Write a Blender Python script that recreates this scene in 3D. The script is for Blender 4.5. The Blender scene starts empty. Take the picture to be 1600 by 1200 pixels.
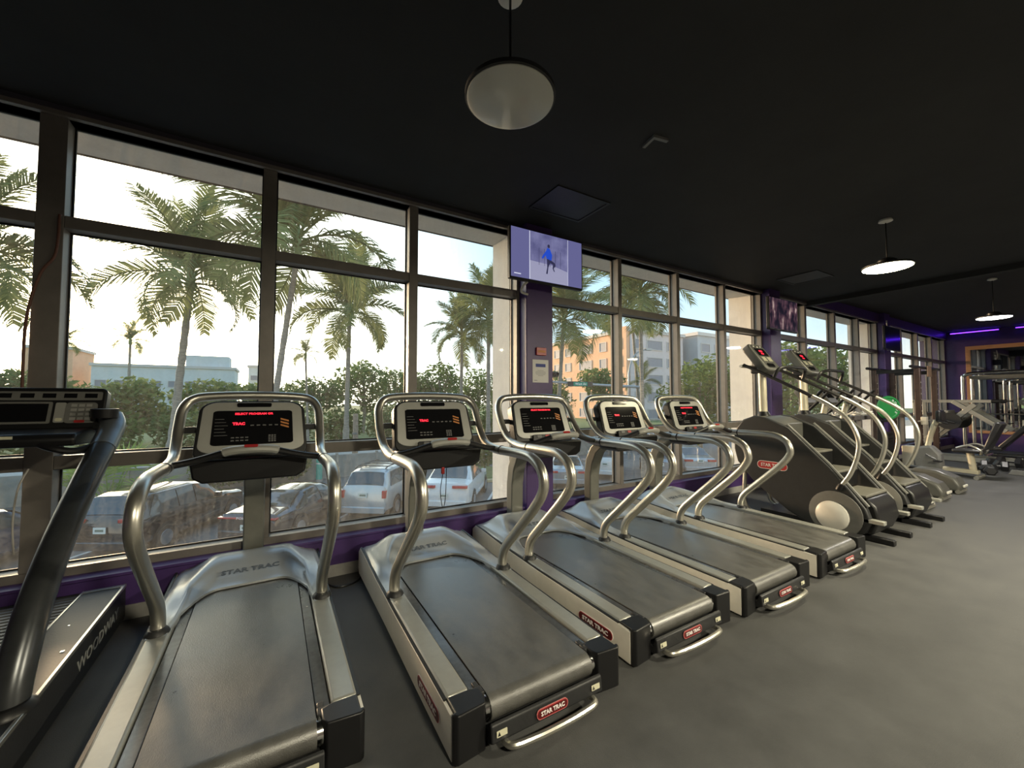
import bpy, math, random
from mathutils import Vector, Matrix
R = math.radians
S = bpy.context.scene
COL = S.collection
# ------------------------------------------------------------------ camera, sky, sun, exposure
cd = bpy.data.cameras.new('camera'); cam = bpy.data.objects.new('camera', cd); COL.objects.link(cam)
cam.location = (0, 0, 1.45); cam.rotation_euler = (R(92.29), 0, R(-30.9))
cd.sensor_width = 36; cd.lens = 625 / 1600 * 36; cd.clip_start = .02; cd.clip_end = 600
S.camera = cam
SUN_AZ, SUN_EL = R(-16), R(5)
SUNV = Vector((math.sin(SUN_AZ) * math.cos(SUN_EL), math.cos(SUN_AZ) * math.cos(SUN_EL), math.sin(SUN_EL)))
def make_world():
    w = bpy.data.worlds.new('sky'); S.world = w; w.use_nodes = True
    nt = w.node_tree; nt.nodes.clear(); N = nt.nodes.new; L = nt.links.new
    out = N('ShaderNodeOutputWorld'); bg = N('ShaderNodeBackground'); tc = N('ShaderNodeTexCoord')
    sep = N('ShaderNodeSeparateXYZ'); L(tc.outputs['Generated'], sep.inputs[0])
    ramp = N('ShaderNodeValToRGB'); L(sep.outputs['Z'], ramp.inputs[0])
    e = ramp.color_ramp.elements
    e[0].position = 0; e[0].color = (.60, .55, .47, 1)
    e[1].position = .62; e[1].color = (.13, .25, .40, 1)
    m = e.new(.14); m.color = (.31, .385, .43, 1)
    m = e.new(.32); m.color = (.21, .325, .42, 1)
    dot = N('ShaderNodeVectorMath'); dot.operation = 'DOT_PRODUCT'; dot.inputs[1].default_value = SUNV
    L(tc.outputs['Generated'], dot.inputs[0])
    mx = N('ShaderNodeMath'); mx.operation = 'MAXIMUM'; mx.inputs[1].default_value = 0; L(dot.outputs['Value'], mx.inputs[0])
    def glow(power, col):
        p = N('ShaderNodeMath'); p.operation = 'POWER'; p.inputs[1].default_value = power; L(mx.outputs[0], p.inputs[0])
        v = N('ShaderNodeVectorMath'); v.operation = 'SCALE'; v.inputs[0].default_value = col; L(p.outputs[0], v.inputs['Scale'])
        return v
    g1 = glow(10, (2.4, 2.05, 1.5)); g2 = glow(60, (4.0, 2.5, 1.0))
    a1 = N('ShaderNodeVectorMath'); a1.operation = 'ADD'; L(ramp.outputs[0], a1.inputs[0]); L(g1.outputs[0], a1.inputs[1])
    a2 = N('ShaderNodeVectorMath'); a2.operation = 'ADD'; L(a1.outputs[0], a2.inputs[0]); L(g2.outputs[0], a2.inputs[1])
    L(a2.outputs[0], bg.inputs['Color']); bg.inputs['Strength'].default_value = 1.1
    L(bg.outputs[0], out.inputs['Surface'])
make_world()
sd = bpy.data.lights.new('sun', 'SUN'); so = bpy.data.objects.new('sun', sd); COL.objects.link(so)
sd.energy = 3.0; sd.color = (1, .66, .40); sd.angle = R(6); so.location = (-6, 20, 6)
so.rotation_euler = (-SUNV).to_track_quat('-Z', 'Y').to_euler()
S.view_settings.view_transform = 'Standard'; S.view_settings.look = 'None'
S.view_settings.gamma = 1; S.view_settings.use_curve_mapping = False
S.view_settings.exposure = 1.62

# ------------------------------------------------------------------ mesh helpers
def cr(pts, n=6, closed=False):
    P = [Vector(p) for p in pts]; out = []; m = len(P)
    rng = range(m) if closed else range(m - 1)
    for i in rng:
        if closed: a, b, c, d = P[i - 1], P[i], P[(i + 1) % m], P[(i + 2) % m]
        else: a, b, c, d = P[max(i - 1, 0)], P[i], P[i + 1], P[min(i + 2, m - 1)]
        for k in range(n):
            t = k / n
            out.append(.5 * (2 * b + (c - a) * t + (2 * a - 5 * b + 4 * c - d) * t * t + (3 * b - a - 3 * c + d) * t ** 3))
    if not closed: out.append(P[-1])
    return out
def rrect(w, h, r, n=5, cx=0, cy=0):
    o = []
    for sx, sy, a0 in ((1, 1, 0), (-1, 1, 90), (-1, -1, 180), (1, -1, 270)):
        for k in range(n + 1):
            a = R(a0 + 90 * k / n)
            o.append((cx + sx * (w / 2 - r) + r * math.cos(a), cy + sy * (h / 2 - r) + r * math.sin(a)))
    return o
class MB:
    def __init__(s, xf=None): s.v = []; s.f = []; s.xf = xf
    def av(s, pts):
        i = len(s.v)
        s.v += [tuple(s.xf(Vector(p))) if s.xf else tuple(p) for p in pts]
        return i
    def box(s, x0, x1, y0, y1, z0, z1):
        i = s.av([(x, y, z) for z in (z0, z1) for y in (y0, y1) for x in (x0, x1)])
        s.f += [tuple(i + k for k in q) for q in ((0, 2, 3, 1), (4, 5, 7, 6), (0, 1, 5, 4), (2, 6, 7, 3), (0, 4, 6, 2), (1, 3, 7, 5))]
        return s
    def prism(s, pts, ax, a, b):
        # polygon in the plane normal to ax ('x': (y,z), 'y': (x,z), 'z': (x,y)), extruded from a to b
        def P(p, t): return {'x': (t, p[0], p[1]), 'y': (p[0], t, p[1]), 'z': (p[0], p[1], t)}[ax]
        n = len(pts); i = s.av([P(p, a) for p in pts] + [P(p, b) for p in pts])
        s.f += [tuple(i + k for k in range(n))[::-1], tuple(i + n + k for k in range(n))]
        s.f += [(i + k, i + (k + 1) % n, i + n + (k + 1) % n, i + n + k) for k in range(n)]
        return s
    def tube(s, path, r, n=10, closed=False):
        P = [Vector(p) for p in path]; m = len(P)
        rs = r if isinstance(r, (list, tuple)) else [r] * m
        up = None; rings = []
        for k in range(m):
            if closed: d = P[(k + 1) % m] - P[k - 1]
            else: d = P[min(k + 1, m - 1)] - P[max(k - 1, 0)]
            d.normalize()
            if up is None:
                up = Vector((0, 0, 1)) if abs(d.z) < .9 else Vector((1, 0, 0))
            up = (up - d * up.dot(d)).normalized(); sd_ = d.cross(up)
            rings.append(s.av([P[k] + (up * math.cos(2 * math.pi * j / n) + sd_ * math.sin(2 * math.pi * j / n)) * rs[k] for j in range(n)]))
        for k in range(m if closed else m - 1):
            a, b = rings[k], rings[(k + 1) % m]
            s.f += [(a + j, a + (j + 1) % n, b + (j + 1) % n, b + j) for j in range(n)]
        if not closed:
            s.f += [tuple(rings[0] + j for j in range(n))[::-1], tuple(rings[-1] + j for j in range(n))]
        return s
    def lathe(s, prof, o=(0, 0, 0), d=(0, 0, 1), n=24):
        d = Vector(d).normalized(); u = Vector((1, 0, 0)) if abs(d.x) < .9 else Vector((0, 1, 0))
        u = (u - d * u.dot(d)).normalized(); w = d.cross(u); o = Vector(o); rings = []
        for r, h in prof:
            rings.append(s.av([o + d * h + (u * math.cos(2 * math.pi * j / n) + w * math.sin(2 * math.pi * j / n)) * r for j in range(n)]))
        for a, b in zip(rings, rings[1:]):
            s.f += [(a + j, a + (j + 1) % n, b + (j + 1) % n, b + j) for j in range(n)]
        s.f += [tuple(rings[0] + j for j in range(n))[::-1], tuple(rings[-1] + j for j in range(n))]
        return s
    def grid(s, fn, nu, nv):
        i = s.av([fn(a / nu, b / nv) for b in range(nv + 1) for a in range(nu + 1)]); w = nu + 1
        s.f += [(i + b * w + a, i + b * w + a + 1, i + (b + 1) * w + a + 1, i + (b + 1) * w + a) for b in range(nv) for a in range(nu)]
        return s
    def mesh(s, name, mat, angle=35):
        me = bpy.data.meshes.new(name); me.from_pydata(s.v, [], s.f); me.materials.append(mat)
        me.polygons.foreach_set('use_smooth', [True] * len(me.polygons))
        me.set_sharp_from_angle(angle=R(angle)); me.update()
        return me
    def build(s, name, mat, parent=None, bevel=0, seg=2, loc=None, rot=None, angle=35):
        o = bpy.data.objects.new(name, s.mesh(name, mat, angle)); COL.objects.link(o)
        if parent: o.parent = parent
        if loc: o.location = loc
        if rot: o.rotation_euler = rot
        if bevel:
            b = o.modifiers.new('bevel', 'BEVEL'); b.width = bevel; b.segments = seg; b.limit_method = 'ANGLE'; b.angle_limit = R(40)
        return o
def tag(o, label=None, cat=None, group=None, kind=None):
    if label: o['label'] = label
    if cat: o['category'] = cat
    if group: o['group'] = group
    if kind: o['kind'] = kind
    return o
def empty(name, loc=(0, 0, 0), rz=0, parent=None):
    o = bpy.data.objects.new(name, None); COL.objects.link(o); o.empty_display_size = .1
    o.location = loc; o.rotation_euler = (0, 0, rz)
    if parent: o.parent = parent
    return o
def copy_tree(o, parent=None):
    c = o.copy(); COL.objects.link(c); c.parent = parent
    for ch in list(o.children): copy_tree(ch, c)
    return c
def put(me, name, parent, M):
    o = bpy.data.objects.new(name, me); COL.objects.link(o)
    if parent: o.parent = parent
    o.matrix_local = M
    return o
_tx = {}
def text_mesh(s, size, mat, depth=.0015, bold=0, wide=1.0):
    k = (s, size, mat.name, depth, bold, wide)
    if k not in _tx:
        c = bpy.data.curves.new('lettering', 'FONT'); c.body = s; c.size = size; c.extrude = depth; c.offset = bold
        c.align_x = 'CENTER'; c.align_y = 'CENTER'; c.resolution_u = 2
        o = bpy.data.objects.new('lettering', c); COL.objects.link(o)
        dg = bpy.context.evaluated_depsgraph_get(); dg.update()
        me = bpy.data.meshes.new_from_object(o.evaluated_get(dg)); me.name = 'lettering'
        bpy.data.objects.remove(o); bpy.data.curves.remove(c)
        me.transform(Matrix.Diagonal((wide, 1, 1, 1)))
        me.materials.clear(); me.materials.append(mat); _tx[k] = me
    return _tx[k]
def frame(o, x, y):
    # matrix with local x along x, local y along y, origin o
    x = Vector(x).normalized(); y = Vector(y); y = (y - x * y.dot(x)).normalized(); z = x.cross(y); o = Vector(o)
    return Matrix(((x.x, y.x, z.x, o.x), (x.y, y.y, z.y, o.y), (x.z, y.z, z.z, o.z), (0, 0, 0, 1)))

# ------------------------------------------------------------------ materials
M = {}
def mat(name, col, rough=.5, metal=0, noise=0, nscale=20, bump=0, bscale=None, emit=None, estr=0, spec=.5, coat=0, rvar=0, stretch=None, crough=.03):
    m = bpy.data.materials.new(name); m.use_nodes = True; nt = m.node_tree; N = nt.nodes.new; L = nt.links.new
    p = nt.nodes['Principled BSDF']; c = (*col, 1)
    p.inputs['Base Color'].default_value = c; p.inputs['Roughness'].default_value = rough; p.inputs['Metallic'].default_value = metal
    p.inputs['Specular IOR Level'].default_value = spec; p.inputs['Coat Weight'].default_value = coat; p.inputs['Coat Roughness'].default_value = crough
    if noise or bump or rvar:
        tc = N('ShaderNodeTexCoord'); mp = N('ShaderNodeMapping'); L(tc.outputs['Object'], mp.inputs[0])
        if stretch: mp.inputs['Scale'].default_value = stretch
        t = N('ShaderNodeTexNoise'); t.inputs['Scale'].default_value = nscale; t.inputs['Detail'].default_value = 6; t.inputs['Roughness'].default_value = .65
        L(mp.outputs[0], t.inputs['Vector'])
        if noise:
            r = N('ShaderNodeMapRange'); r.inputs['From Min'].default_value = .3; r.inputs['From Max'].default_value = .7
            r.inputs['To Min'].default_value = 1 - noise; r.inputs['To Max'].default_value = 1 + noise; L(t.outputs['Fac'], r.inputs['Value'])
            v = N('ShaderNodeVectorMath'); v.operation = 'SCALE'; v.inputs[0].default_value = col; L(r.outputs[0], v.inputs['Scale'])
            L(v.outputs[0], p.inputs['Base Color'])
        if rvar:
            r = N('ShaderNodeMapRange'); r.inputs['From Min'].default_value = .3; r.inputs['From Max'].default_value = .7
            r.inputs['To Min'].default_value = max(rough - rvar, .02); r.inputs['To Max'].default_value = rough + rvar
            L(t.outputs['Fac'], r.inputs['Value']); L(r.outputs[0], p.inputs['Roughness'])
        if bump:
            t2 = N('ShaderNodeTexNoise'); t2.inputs['Scale'].default_value = bscale or nscale * 6; t2.inputs['Detail'].default_value = 3
            L(mp.outputs[0], t2.inputs['Vector'])
            b = N('ShaderNodeBump'); b.inputs['Strength'].default_value = bump; b.inputs['Distance'].default_value = .004
            L(t2.outputs['Fac'], b.inputs['Height']); L(b.outputs[0], p.inputs['Normal'])
    if emit:
        p.inputs['Emission Color'].default_value = (*emit, 1); p.inputs['Emission Strength'].default_value = estr
    M[name] = m
    return m
mat('rubber_floor', (.080, .080, .080), .62, noise=.22, nscale=3, bump=.35, bscale=260, rvar=.06, spec=.35)
mat('ceiling_paint', (.027, .028, .029), .75, noise=.12, nscale=2, bump=.15, bscale=90, spec=.25)
mat('purple_paint', (.068, .033, .145), .42, noise=.12, nscale=6, bump=.1)
mat('dark_wall', (.05, .045, .06), .6, noise=.1, nscale=4)
mat('frame_metal', (.22, .20, .18), .42, .2, noise=.10, nscale=8)
mat('gasket', (.012, .012, .012), .5)
mat('baseboard_vinyl', (.36, .35, .33), .5, noise=.15, nscale=8)
mat('stucco', (.74, .71, .65), .9, noise=.07, nscale=5, bump=.4, bscale=60)
mat('silver_paint', (.34, .34, .31), .30, .25, noise=.07, nscale=14)
mat('panel_silver', (.78, .74, .66), .40, .05, noise=.05, nscale=10)
mat('hood_silver', (.43, .45, .46), .26, .25, noise=.04, nscale=6)
mat('rail_metal', (.66, .64, .57), .32, .9, noise=.05, nscale=6)
mat('dark_tube', (.075, .08, .085), .28, .6, noise=.15, nscale=10)
mat('belt_rubber', (.095, .093, .086), .36, noise=.36, nscale=9, bump=.35, bscale=240, rvar=.10, stretch=(1, .5, 1), spec=1.0, coat=.5, crough=.32)
mat('black_plastic', (.010, .010, .011), .38, noise=.1, nscale=20, spec=.4)
mat('black_gloss', (.008, .008, .009), .09, coat=.3)
mat('strip_gloss', (.07, .073, .078), .22, noise=.3, nscale=16, spec=.8)
mat('dark_grey', (.026, .0265, .028), .46, noise=.1, nscale=12, bump=.15, spec=.35)
mat('grey_plastic', (.16, .16, .15), .42, noise=.1, nscale=12)
mat('white_plastic', (.72, .70, .64), .35, noise=.04, nscale=10)
mat('red', (.42, .03, .03), .35)
mat('badge_dark', (.10, .012, .014), .3)
mat('letter_white', (.85, .82, .80), .4)
mat('label_cream', (.62, .60, .44), .6)
mat('led_red', (.2, .0, .01), .4, emit=(1, .02, .04), estr=.75)
mat('key_grey', (.13, .13, .13), .5)
mat('orange_print', (.55, .20, .04), .5)
mat('hood_blue', (.13, .15, .18), .25)
mat('slat_rubber', (.10, .095, .09), .45, noise=.25, nscale=20)
mat('lamp_off', (.55, .55, .50), .10, noise=.04, nscale=4)
mat('lamp_warm', (.9, .9, .8), .3, emit=(1, .90, .55), estr=12)
mat('lamp_white', (.9, .9, .9), .3, emit=(1, .97, .93), estr=6)
mat('led_violet', (.1, .05, .5), .3, emit=(.10, .02, 1), estr=3)
mat('paper', (.75, .74, .72), .7)
mat('print_blue', (.05, .07, .28), .6)
mat('print_grey', (.30, .30, .32), .6)
mat('mirror', (.82, .84, .85), .02, 1)
mat('wood_trim', (.46, .24, .12), .45, noise=.15, nscale=6, stretch=(1, 1, 8))
mat('bronze_metal', (.07, .045, .035), .4, .5, noise=.2, nscale=8)
mat('chrome', (.72, .72, .70), .16, 1)
mat('vinyl_black', (.02, .02, .022), .35, noise=.1, nscale=14)
mat('green_plate', (.02, .20, .05), .4)
mat('cream_metal', (.62, .57, .44), .35, .2)
mat('cord_white', (.5, .48, .44), .6)
mat('cord_brown', (.14, .06, .04), .6)
# ------------------------------------------------------------------ the room
WY, GY, CZ, EX = 3.63, 3.85, 3.38, 18.0     # knee wall face, glass plane, ceiling height, end wall
X0, YB, CF = -5.2, -6.2, 3.54
def struct(o, label, cat): return tag(o, label, cat, kind='structure')
struct(MB().box(X0, EX, YB, WY + .02, -.12, 0).build('floor', M['rubber_floor']), 'speckled dark grey rubber gym floor under the machines', 'floor')
ce = MB()
ce.box(X0, 8.95, YB, 4.4, CZ, CZ + .3).box(8.95, 9.10, YB, 4.4, CZ - .085, CZ + .3).box(9.10, EX, YB, 4.4, CF, CF + .2)
ceil = struct(ce.build('ceiling', M['ceiling_paint']), 'matt black painted ceiling with a shallow step', 'ceiling')
def hatch(x0, x1, y0, y1):
    m = MB(); w = .025
    m.box(x0, x1, y0, y0 + w, CZ - .012, CZ + .001).box(x0, x1, y1 - w, y1, CZ - .012, CZ + .001).box(x0, x0 + w, y0 + w, y1 - w, CZ - .012, CZ + .001).box(x1 - w, x1, y0 + w, y1 - w, CZ - .012, CZ + .001)
    m.box(x0 + w, x1 - w, y0 + w, y1 - w, CZ - .006, CZ + .001)
    m.build('access_panel', M['dark_grey'], ceil)
hatch(2.16, 2.80, 2.80, 3.28); hatch(6.88, 7.44, 2.70, 3.26)
MB().prism([(2.365, 2.03), (2.34, 1.90), (2.47, 1.875), (2.475, 1.90), (2.365, 1.92), (2.39, 2.025)], 'z', CZ - .02, CZ + .001).build('vent_flap', M['grey_plastic'], ceil)
# window wall: knee wall, ledge, columns, outer concrete frame
wb = struct(empty('wall_back', (0, WY, 0)), 'purple painted knee wall and columns under the long window row', 'wall')
def wpart(mb, name, m, bevel=0):
    o = mb.build(name, M[m], None, bevel); o.parent = wb; o.location = (0, -WY, 0); return o
wpart(MB().box(X0, EX, WY, 3.88, -.12, .30), 'knee_wall', 'purple_paint', .006)
wpart(MB().box(X0, EX, WY - .015, 3.74, .295, .315), 'ledge', 'purple_paint', .004)
COLS = [(-2.66 - .17, -2.66 + .17), (2.33, 2.68), (7.34, 7.69), (12.55, 12.92)]
for a, b in COLS[1:]:
    wpart(MB().box(a, b, 3.59, 3.92, 0, CZ if a < 9 else CF), 'column', 'purple_paint', .008)
for a, b in COLS:
    wpart(MB().box(a - .03, b + .03, 3.90, 4.30, -2.8, CZ + .8), 'facade_pier', 'stucco')
wpart(MB().box(X0, EX + .3, 3.86, 4.29, CZ - .03, CZ + .8), 'facade_beam', 'stucco')
wpart(MB().box(X0, EX + .3, 3.885, 4.29, -2.8, .16), 'facade_base', 'stucco')
wpart(MB().box(X0, EX, 3.70, 3.87, 3.315, 3.345), 'window_header', 'frame_metal')
wpart(MB().box(X0, 9.1, 3.70, 3.87, 3.345, CZ), 'wall_header', 'dark_wall')
wpart(MB().box(9.10, EX, 3.69, 3.87, 3.345, CF), 'wall_header', 'purple_paint')
wpart(MB().box(X0, COLS[0][0], 3.64, 3.92, 0, CZ), 'side_infill', 'purple_paint')
bb = MB().box(X0, EX, WY - .012, WY + .001, 0, .095).build('baseboard_back', M['baseboard_vinyl'], None, .003); struct(bb, 'pale vinyl baseboard strip below the purple knee wall', 'baseboard')
struct(MB().box(EX, EX + .2, YB, 4.3, -.12, CF).build('wall_right', M['purple_paint']), 'purple end wall at the far end of the gym', 'wall')
struct(MB().box(X0, EX, YB - .2, YB, -.12, CF).build('wall_front', M['dark_wall']), 'dark wall behind the viewer facing the windows', 'wall')
struct(MB().box(X0 - .2, X0, YB, 4.3, -.12, CZ).build('wall_left', M['purple_paint']), 'purple wall closing the room beyond the slat treadmill', 'wall')
# glass
def glass_mat():
    m = bpy.data.materials.new('dusty_glass'); m.use_nodes = True; nt = m.node_tree; nt.nodes.clear(); N = nt.nodes.new; L = nt.links.new
    out = N('ShaderNodeOutputMaterial'); tr = N('ShaderNodeBsdfTransparent'); tr.inputs[0].default_value = (.93, .96, .95, 1)
    gl = N('ShaderNodeBsdfGlossy'); gl.inputs['Roughness'].default_value = .02; gl.inputs['Color'].default_value = (.9, .9, .9, 1)
    lw = N('ShaderNodeLayerWeight'); pw = N('ShaderNodeMath'); pw.operation = 'POWER'; pw.inputs[1].default_value = 5; L(lw.outputs['Facing'], pw.inputs[0]); fr = N('ShaderNodeMath'); fr.operation = 'MULTIPLY_ADD'; fr.inputs[1].default_value = .6; fr.inputs[2].default_value = .03; L(pw.outputs[0], fr.inputs[0])
    mx = N('ShaderNodeMixShader'); L(fr.outputs[0], mx.inputs[0]); L(tr.outputs[0], mx.inputs[1]); L(gl.outputs[0], mx.inputs[2])
    # dust: streaky film on the outside, thicker at the bottom splash line
    tc = N('ShaderNodeTexCoord'); mp = N('ShaderNodeMapping'); mp.inputs['Scale'].default_value = (16, 1, 1.6); L(tc.outputs['Object'], mp.inputs[0])
    n1 = N('ShaderNodeTexNoise'); n1.inputs['Scale'].default_value = 1.6; n1.inputs['Detail'].default_value = 5; L(mp.outputs[0], n1.inputs['Vector'])
    n2 = N('ShaderNodeTexNoise'); n2.inputs['Scale'].default_value = 55; n2.inputs['Detail'].default_value = 4; L(tc.outputs['Object'], n2.inputs['Vector'])
    mu = N('ShaderNodeMath'); mu.operation = 'MULTIPLY'; L(n1.outputs['Fac'], mu.inputs[0]); L(n2.outputs['Fac'], mu.inputs[1])
    sp = N('ShaderNodeSeparateXYZ'); L(tc.outputs['Object'], sp.inputs[0])
    hr = N('ShaderNodeMapRange'); hr.inputs['From Min'].default_value = .33; hr.inputs['From Max'].default_value = 1.05
    hr.inputs['To Min'].default_value = .08; hr.inputs['To Max'].default_value = .04; L(sp.outputs['Z'], hr.inputs['Value'])
    r = N('ShaderNodeMapRange'); r.inputs['From Min'].default_value = .14; r.inputs['From Max'].default_value = .42; r.inputs['To Min'].default_value = .25; r.inputs['To Max'].default_value = 1
    L(mu.outputs[0], r.inputs['Value'])
    dm = N('ShaderNodeMath'); dm.operation = 'MULTIPLY'; L(hr.outputs[0], dm.inputs[0]); L(r.outputs[0], dm.inputs[1])
    df = N('ShaderNodeBsdfTranslucent'); df.inputs[0].default_value = (.60, .58, .52, 1)
    m2 = N('ShaderNodeMixShader'); L(dm.outputs[0], m2.inputs[0]); L(mx.outputs[0], m2.inputs[1]); L(df.outputs[0], m2.inputs[2])
    L(m2.outputs[0], out.inputs['Surface']); M['glass'] = m
glass_mat()
ZB, ZT = .37, 3.315                                   # glass bottom and top
RAILS = [(ZB, 1.00), (1.09, 2.585), (2.665, ZT)]      # pane rows between the two cross rails
def window(n, xs, wide, label):
    # xs: pane edges (left jamb, mullion centres..., right jamb)
    w = struct(empty('window_%d' % n, ((xs[0] + xs[-1]) / 2, GY, 0)), label, 'window')
    def part(mb, name, m='frame_metal', bevel=.003):
        o = mb.build(name, M[m], None, bevel, 1); o.parent = w; o.location = (-(xs[0] + xs[-1]) / 2, -GY, 0); return o
    part(MB().box(xs[0], xs[-1], 3.73, 3.88, .30, ZB), 'sill_rail'); part(MB().box(xs[0], xs[-1], 3.735, 3.88, ZT, ZT + .03), 'head_rail')
    hw = [wide[i] / 2 for i in range(len(xs))]
    for i, x in enumerate(xs):
        a, b = x - hw[i], x + hw[i]
        if i == 0: a = x
        if i == len(xs) - 1: b = x
        part(MB().box(a, b, 3.73, 3.88, ZB, ZT), 'mullion')
    for i in range(len(xs) - 1):
        a, b = xs[i] + hw[i], xs[i + 1] - hw[i + 1]
        for z0, z1 in ((RAILS[0][1], RAILS[1][0]), (RAILS[1][1], RAILS[2][0])):
            part(MB().box(a, b, 3.735, 3.88, z0, z1), 'transom')
        for z0, z1 in RAILS:
            p = part(MB().box(a, b, GY, GY + .006, z0, z1), 'pane', 'glass', 0)
            g = MB(); t = .010
            g.box(a, b, 3.835, 3.849, z0, z0 + t).box(a, b, 3.835, 3.849, z1 - t, z1).box(a, a + t, 3.835, 3.849, z0 + t, z1 - t).box(b - t, b, 3.835, 3.849, z0 + t, z1 - t)
            q = g.build('gasket', M['gasket'], p)
window(1, [-2.49, -1.265, -.05, 1.135, 2.33], [.07, .13, .095, .085, .07], 'window bay above the slat treadmill and the two nearest treadmills, facing palms')
window(2, [2.68, 3.885, 5.07, 6.235, 7.34], [.07, .065, .065, .065, .07], 'window bay between the two near purple columns, facing the orange building')
window(3, [7.69, 8.95, 10.25, 11.47, 12.55], [.07, .07, .07, .07, .07], 'window bay behind the stair climbers with orange lit reveals')
window(4, [12.92, 14.2, 15.48, 16.68, 17.96], [.07, .07, .07, .07, .07], 'farthest window bay beside the purple end wall')
# mirror on the end wall
mr = empty('wall_mirror', (EX, 2.0, 1.75)); tag(mr, 'large wall mirror with tan wooden frame on purple end wall', 'mirror')
MB().box(-.02, 0, -2.8, 1.2, -1.2, 1.2).build('glass', M['mirror'], mr)
f = MB().box(-.05, 0, -2.9, 1.3, 1.2, 1.31).box(-.05, 0, 1.2, 1.3, -1.2, 1.2).box(-.05, 0, -2.9, -2.8, -1.2, 1.2).box(-.05, 0, -2.9, 1.3, -1.28, -1.2)
f.build('frame', M['wood_trim'], mr, .004)
# violet light strips along the end wall
for y0, y1, lb in ((2.62, 3.60, 'violet glowing light strip by the far window corner'), (-1.0, 2.33, 'violet glowing light strip above the wall mirror')):
    l = empty('led_strip', (EX - .05, y0, CF - .07)); tag(l, lb, 'light strip', 'violet strips on the end wall')
    MB().box(-.012, .05, 0, y1 - y0, 0, .03).build('channel', M['grey_plastic'], l); MB().box(-.024, -.0121, .01, y1 - y0 - .01, .004, .026).build('diffuser', M['led_violet'], l)

# ------------------------------------------------------------------ pendant lamps
def pendant(x, y, kind, label, power=0, col=(1, 1, 1), zc=CZ):
    t = empty('pendant_lamp', (x, y, 2.86)); tag(t, label, 'lamp', 'round disc pendant lamps'); h = zc - 2.86
    MB().lathe([(.01, 0), (.055, -.0), (.06, -.02), (.02, -.035)], (0, 0, h), n=20).build('canopy', M['white_plastic'], t)
    MB().tube([(0, 0, .10), (0, 0, h - .03)], .006, 8).build('cord', M['black_plastic'], t)
    MB().lathe([(.03, .03), (.085, .035), (.085, .075), (.05, .10)], n=28).build('driver_box', M['black_plastic'], t)
    MB().lathe([(.20, 0), (.212, .004), (.212, .022), (.16, .034), (.04, .036)], n=48).build('housing', M['dark_grey'], t)
    MB().lathe([(.03, -.010), (.19, -.008), (.203, -.003), (.203, .003)], n=48).build('diffuser', M[kind], t)
    if power:
        d = bpy.data.lights.new('lamp_light', 'AREA'); d.shape = 'DISK'; d.size = .38; d.energy = power; d.color = col
        o = bpy.data.objects.new('lamp_light', d); COL.objects.link(o); o.parent = t; o.location = (0, 0, -.02)
pendant(.93, 1.57, 'lamp_off', 'unlit round disc pendant lamp hanging above the treadmills')
pendant(5.6, 1.56, 'lamp_warm', 'lit warm yellow disc pendant lamp near the ceiling step', 10, (1, .90, .62))
pendant(10.6, 1.6, 'lamp_white', 'lit white disc pendant lamp in front of the violet strips', 24, (1, .95, .88), CF)
for i, (x, y) in enumerate(((.93, -1.9), (5.6, -1.9), (10.6, -1.9))):
    pendant(x, y, 'lamp_warm', 'lit disc pendant lamp in the row behind the viewer, ' + ('above the first treadmills', 'level with the stair climbers', 'beyond the ceiling step')[i], (60, 165, 15)[i], (1, .91, .68), CZ if x < 9 else CF)

# ------------------------------------------------------------------ televisions
def screen_mat(name, kind):
    m = bpy.data.materials.new(name); m.use_nodes = True; nt = m.node_tree; N = nt.nodes.new; L = nt.links.new
    p = nt.nodes['Principled BSDF']; p.inputs['Roughness'].default_value = .15; p.inputs['Base Color'].default_value = (.01, .01, .012, 1)
    tc = N('ShaderNodeTexCoord'); n = N('ShaderNodeTexNoise'); n.inputs['Scale'].default_value = 6 if kind else 5; n.inputs['Detail'].default_value = 7
    mp = N('ShaderNodeMapping'); mp.inputs['Scale'].default_value = (1, 1, 1) if kind else (1.6, 1, .9); L(tc.outputs['Object'], mp.inputs[0]); L(mp.outputs[0], n.inputs['Vector'])
    r = N('ShaderNodeValToRGB'); L(n.outputs['Fac'], r.inputs[0]); e = r.color_ramp.elements
    if kind: e[0].position = .3; e[0].color = (.11, .11, .27, 1); e[1].position = .72; e[1].color = (.30, .30, .55, 1)
    else:
        e[0].position = .44; e[0].color = (.006, .005, .010, 1); e[1].position = .74; e[1].color = (.30, .22, .20, 1)
        q = e.new(.58); q.color = (.05, .025, .035, 1)
    L(r.outputs[0], p.inputs['Emission Color']); p.inputs['Emission Strength'].default_value = .24 if kind else .6
    M[name] = m
screen_mat('tv_picture', 1); screen_mat('tv_crowd', 0)
mat('tv_snow', (.1, .1, .1), .2, emit=(.42, .42, .62), estr=.24); mat('tv_line', (.1, .1, .1), .2, emit=(.75, .77, .95), estr=.28)
mat('tv_blue', (.02, .03, .2), .2, emit=(.02, .08, .62), estr=.28); mat('tv_dark', (.01, .01, .02), .2, emit=(.02, .02, .05), estr=.5)
mat('tv_side', (.02, .02, .05), .2, emit=(.17, .17, .38), estr=.24); mat('tv_off', (.02, .025, .05), .12)
def tv(x, z, label, pic, rz=0, y=3.37, mx=0):
    t = empty('television', (x, y, z), R(rz)); tag(t, label, 'television')
    W, H = .94, .54
    MB().prism(rrect(W, H, .012), 'y', 0, .045).build('housing', M['black_plastic'], t, .004)
    MB().box(mx - .07, mx + .07, .045, 3.592 - y, -.10, .10).build('wall_mount', M['black_plastic'], t)
    w, h = W - .03, H - .035
    MB().box(-w / 2, w / 2, -.002, 0, -h / 2 + .006, h / 2 + .006).build('screen', M[pic], t)
    return t
t = tv(2.46, 2.93, 'lit television showing a runner in a blue jacket, on nearest purple column', 'tv_side')
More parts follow.
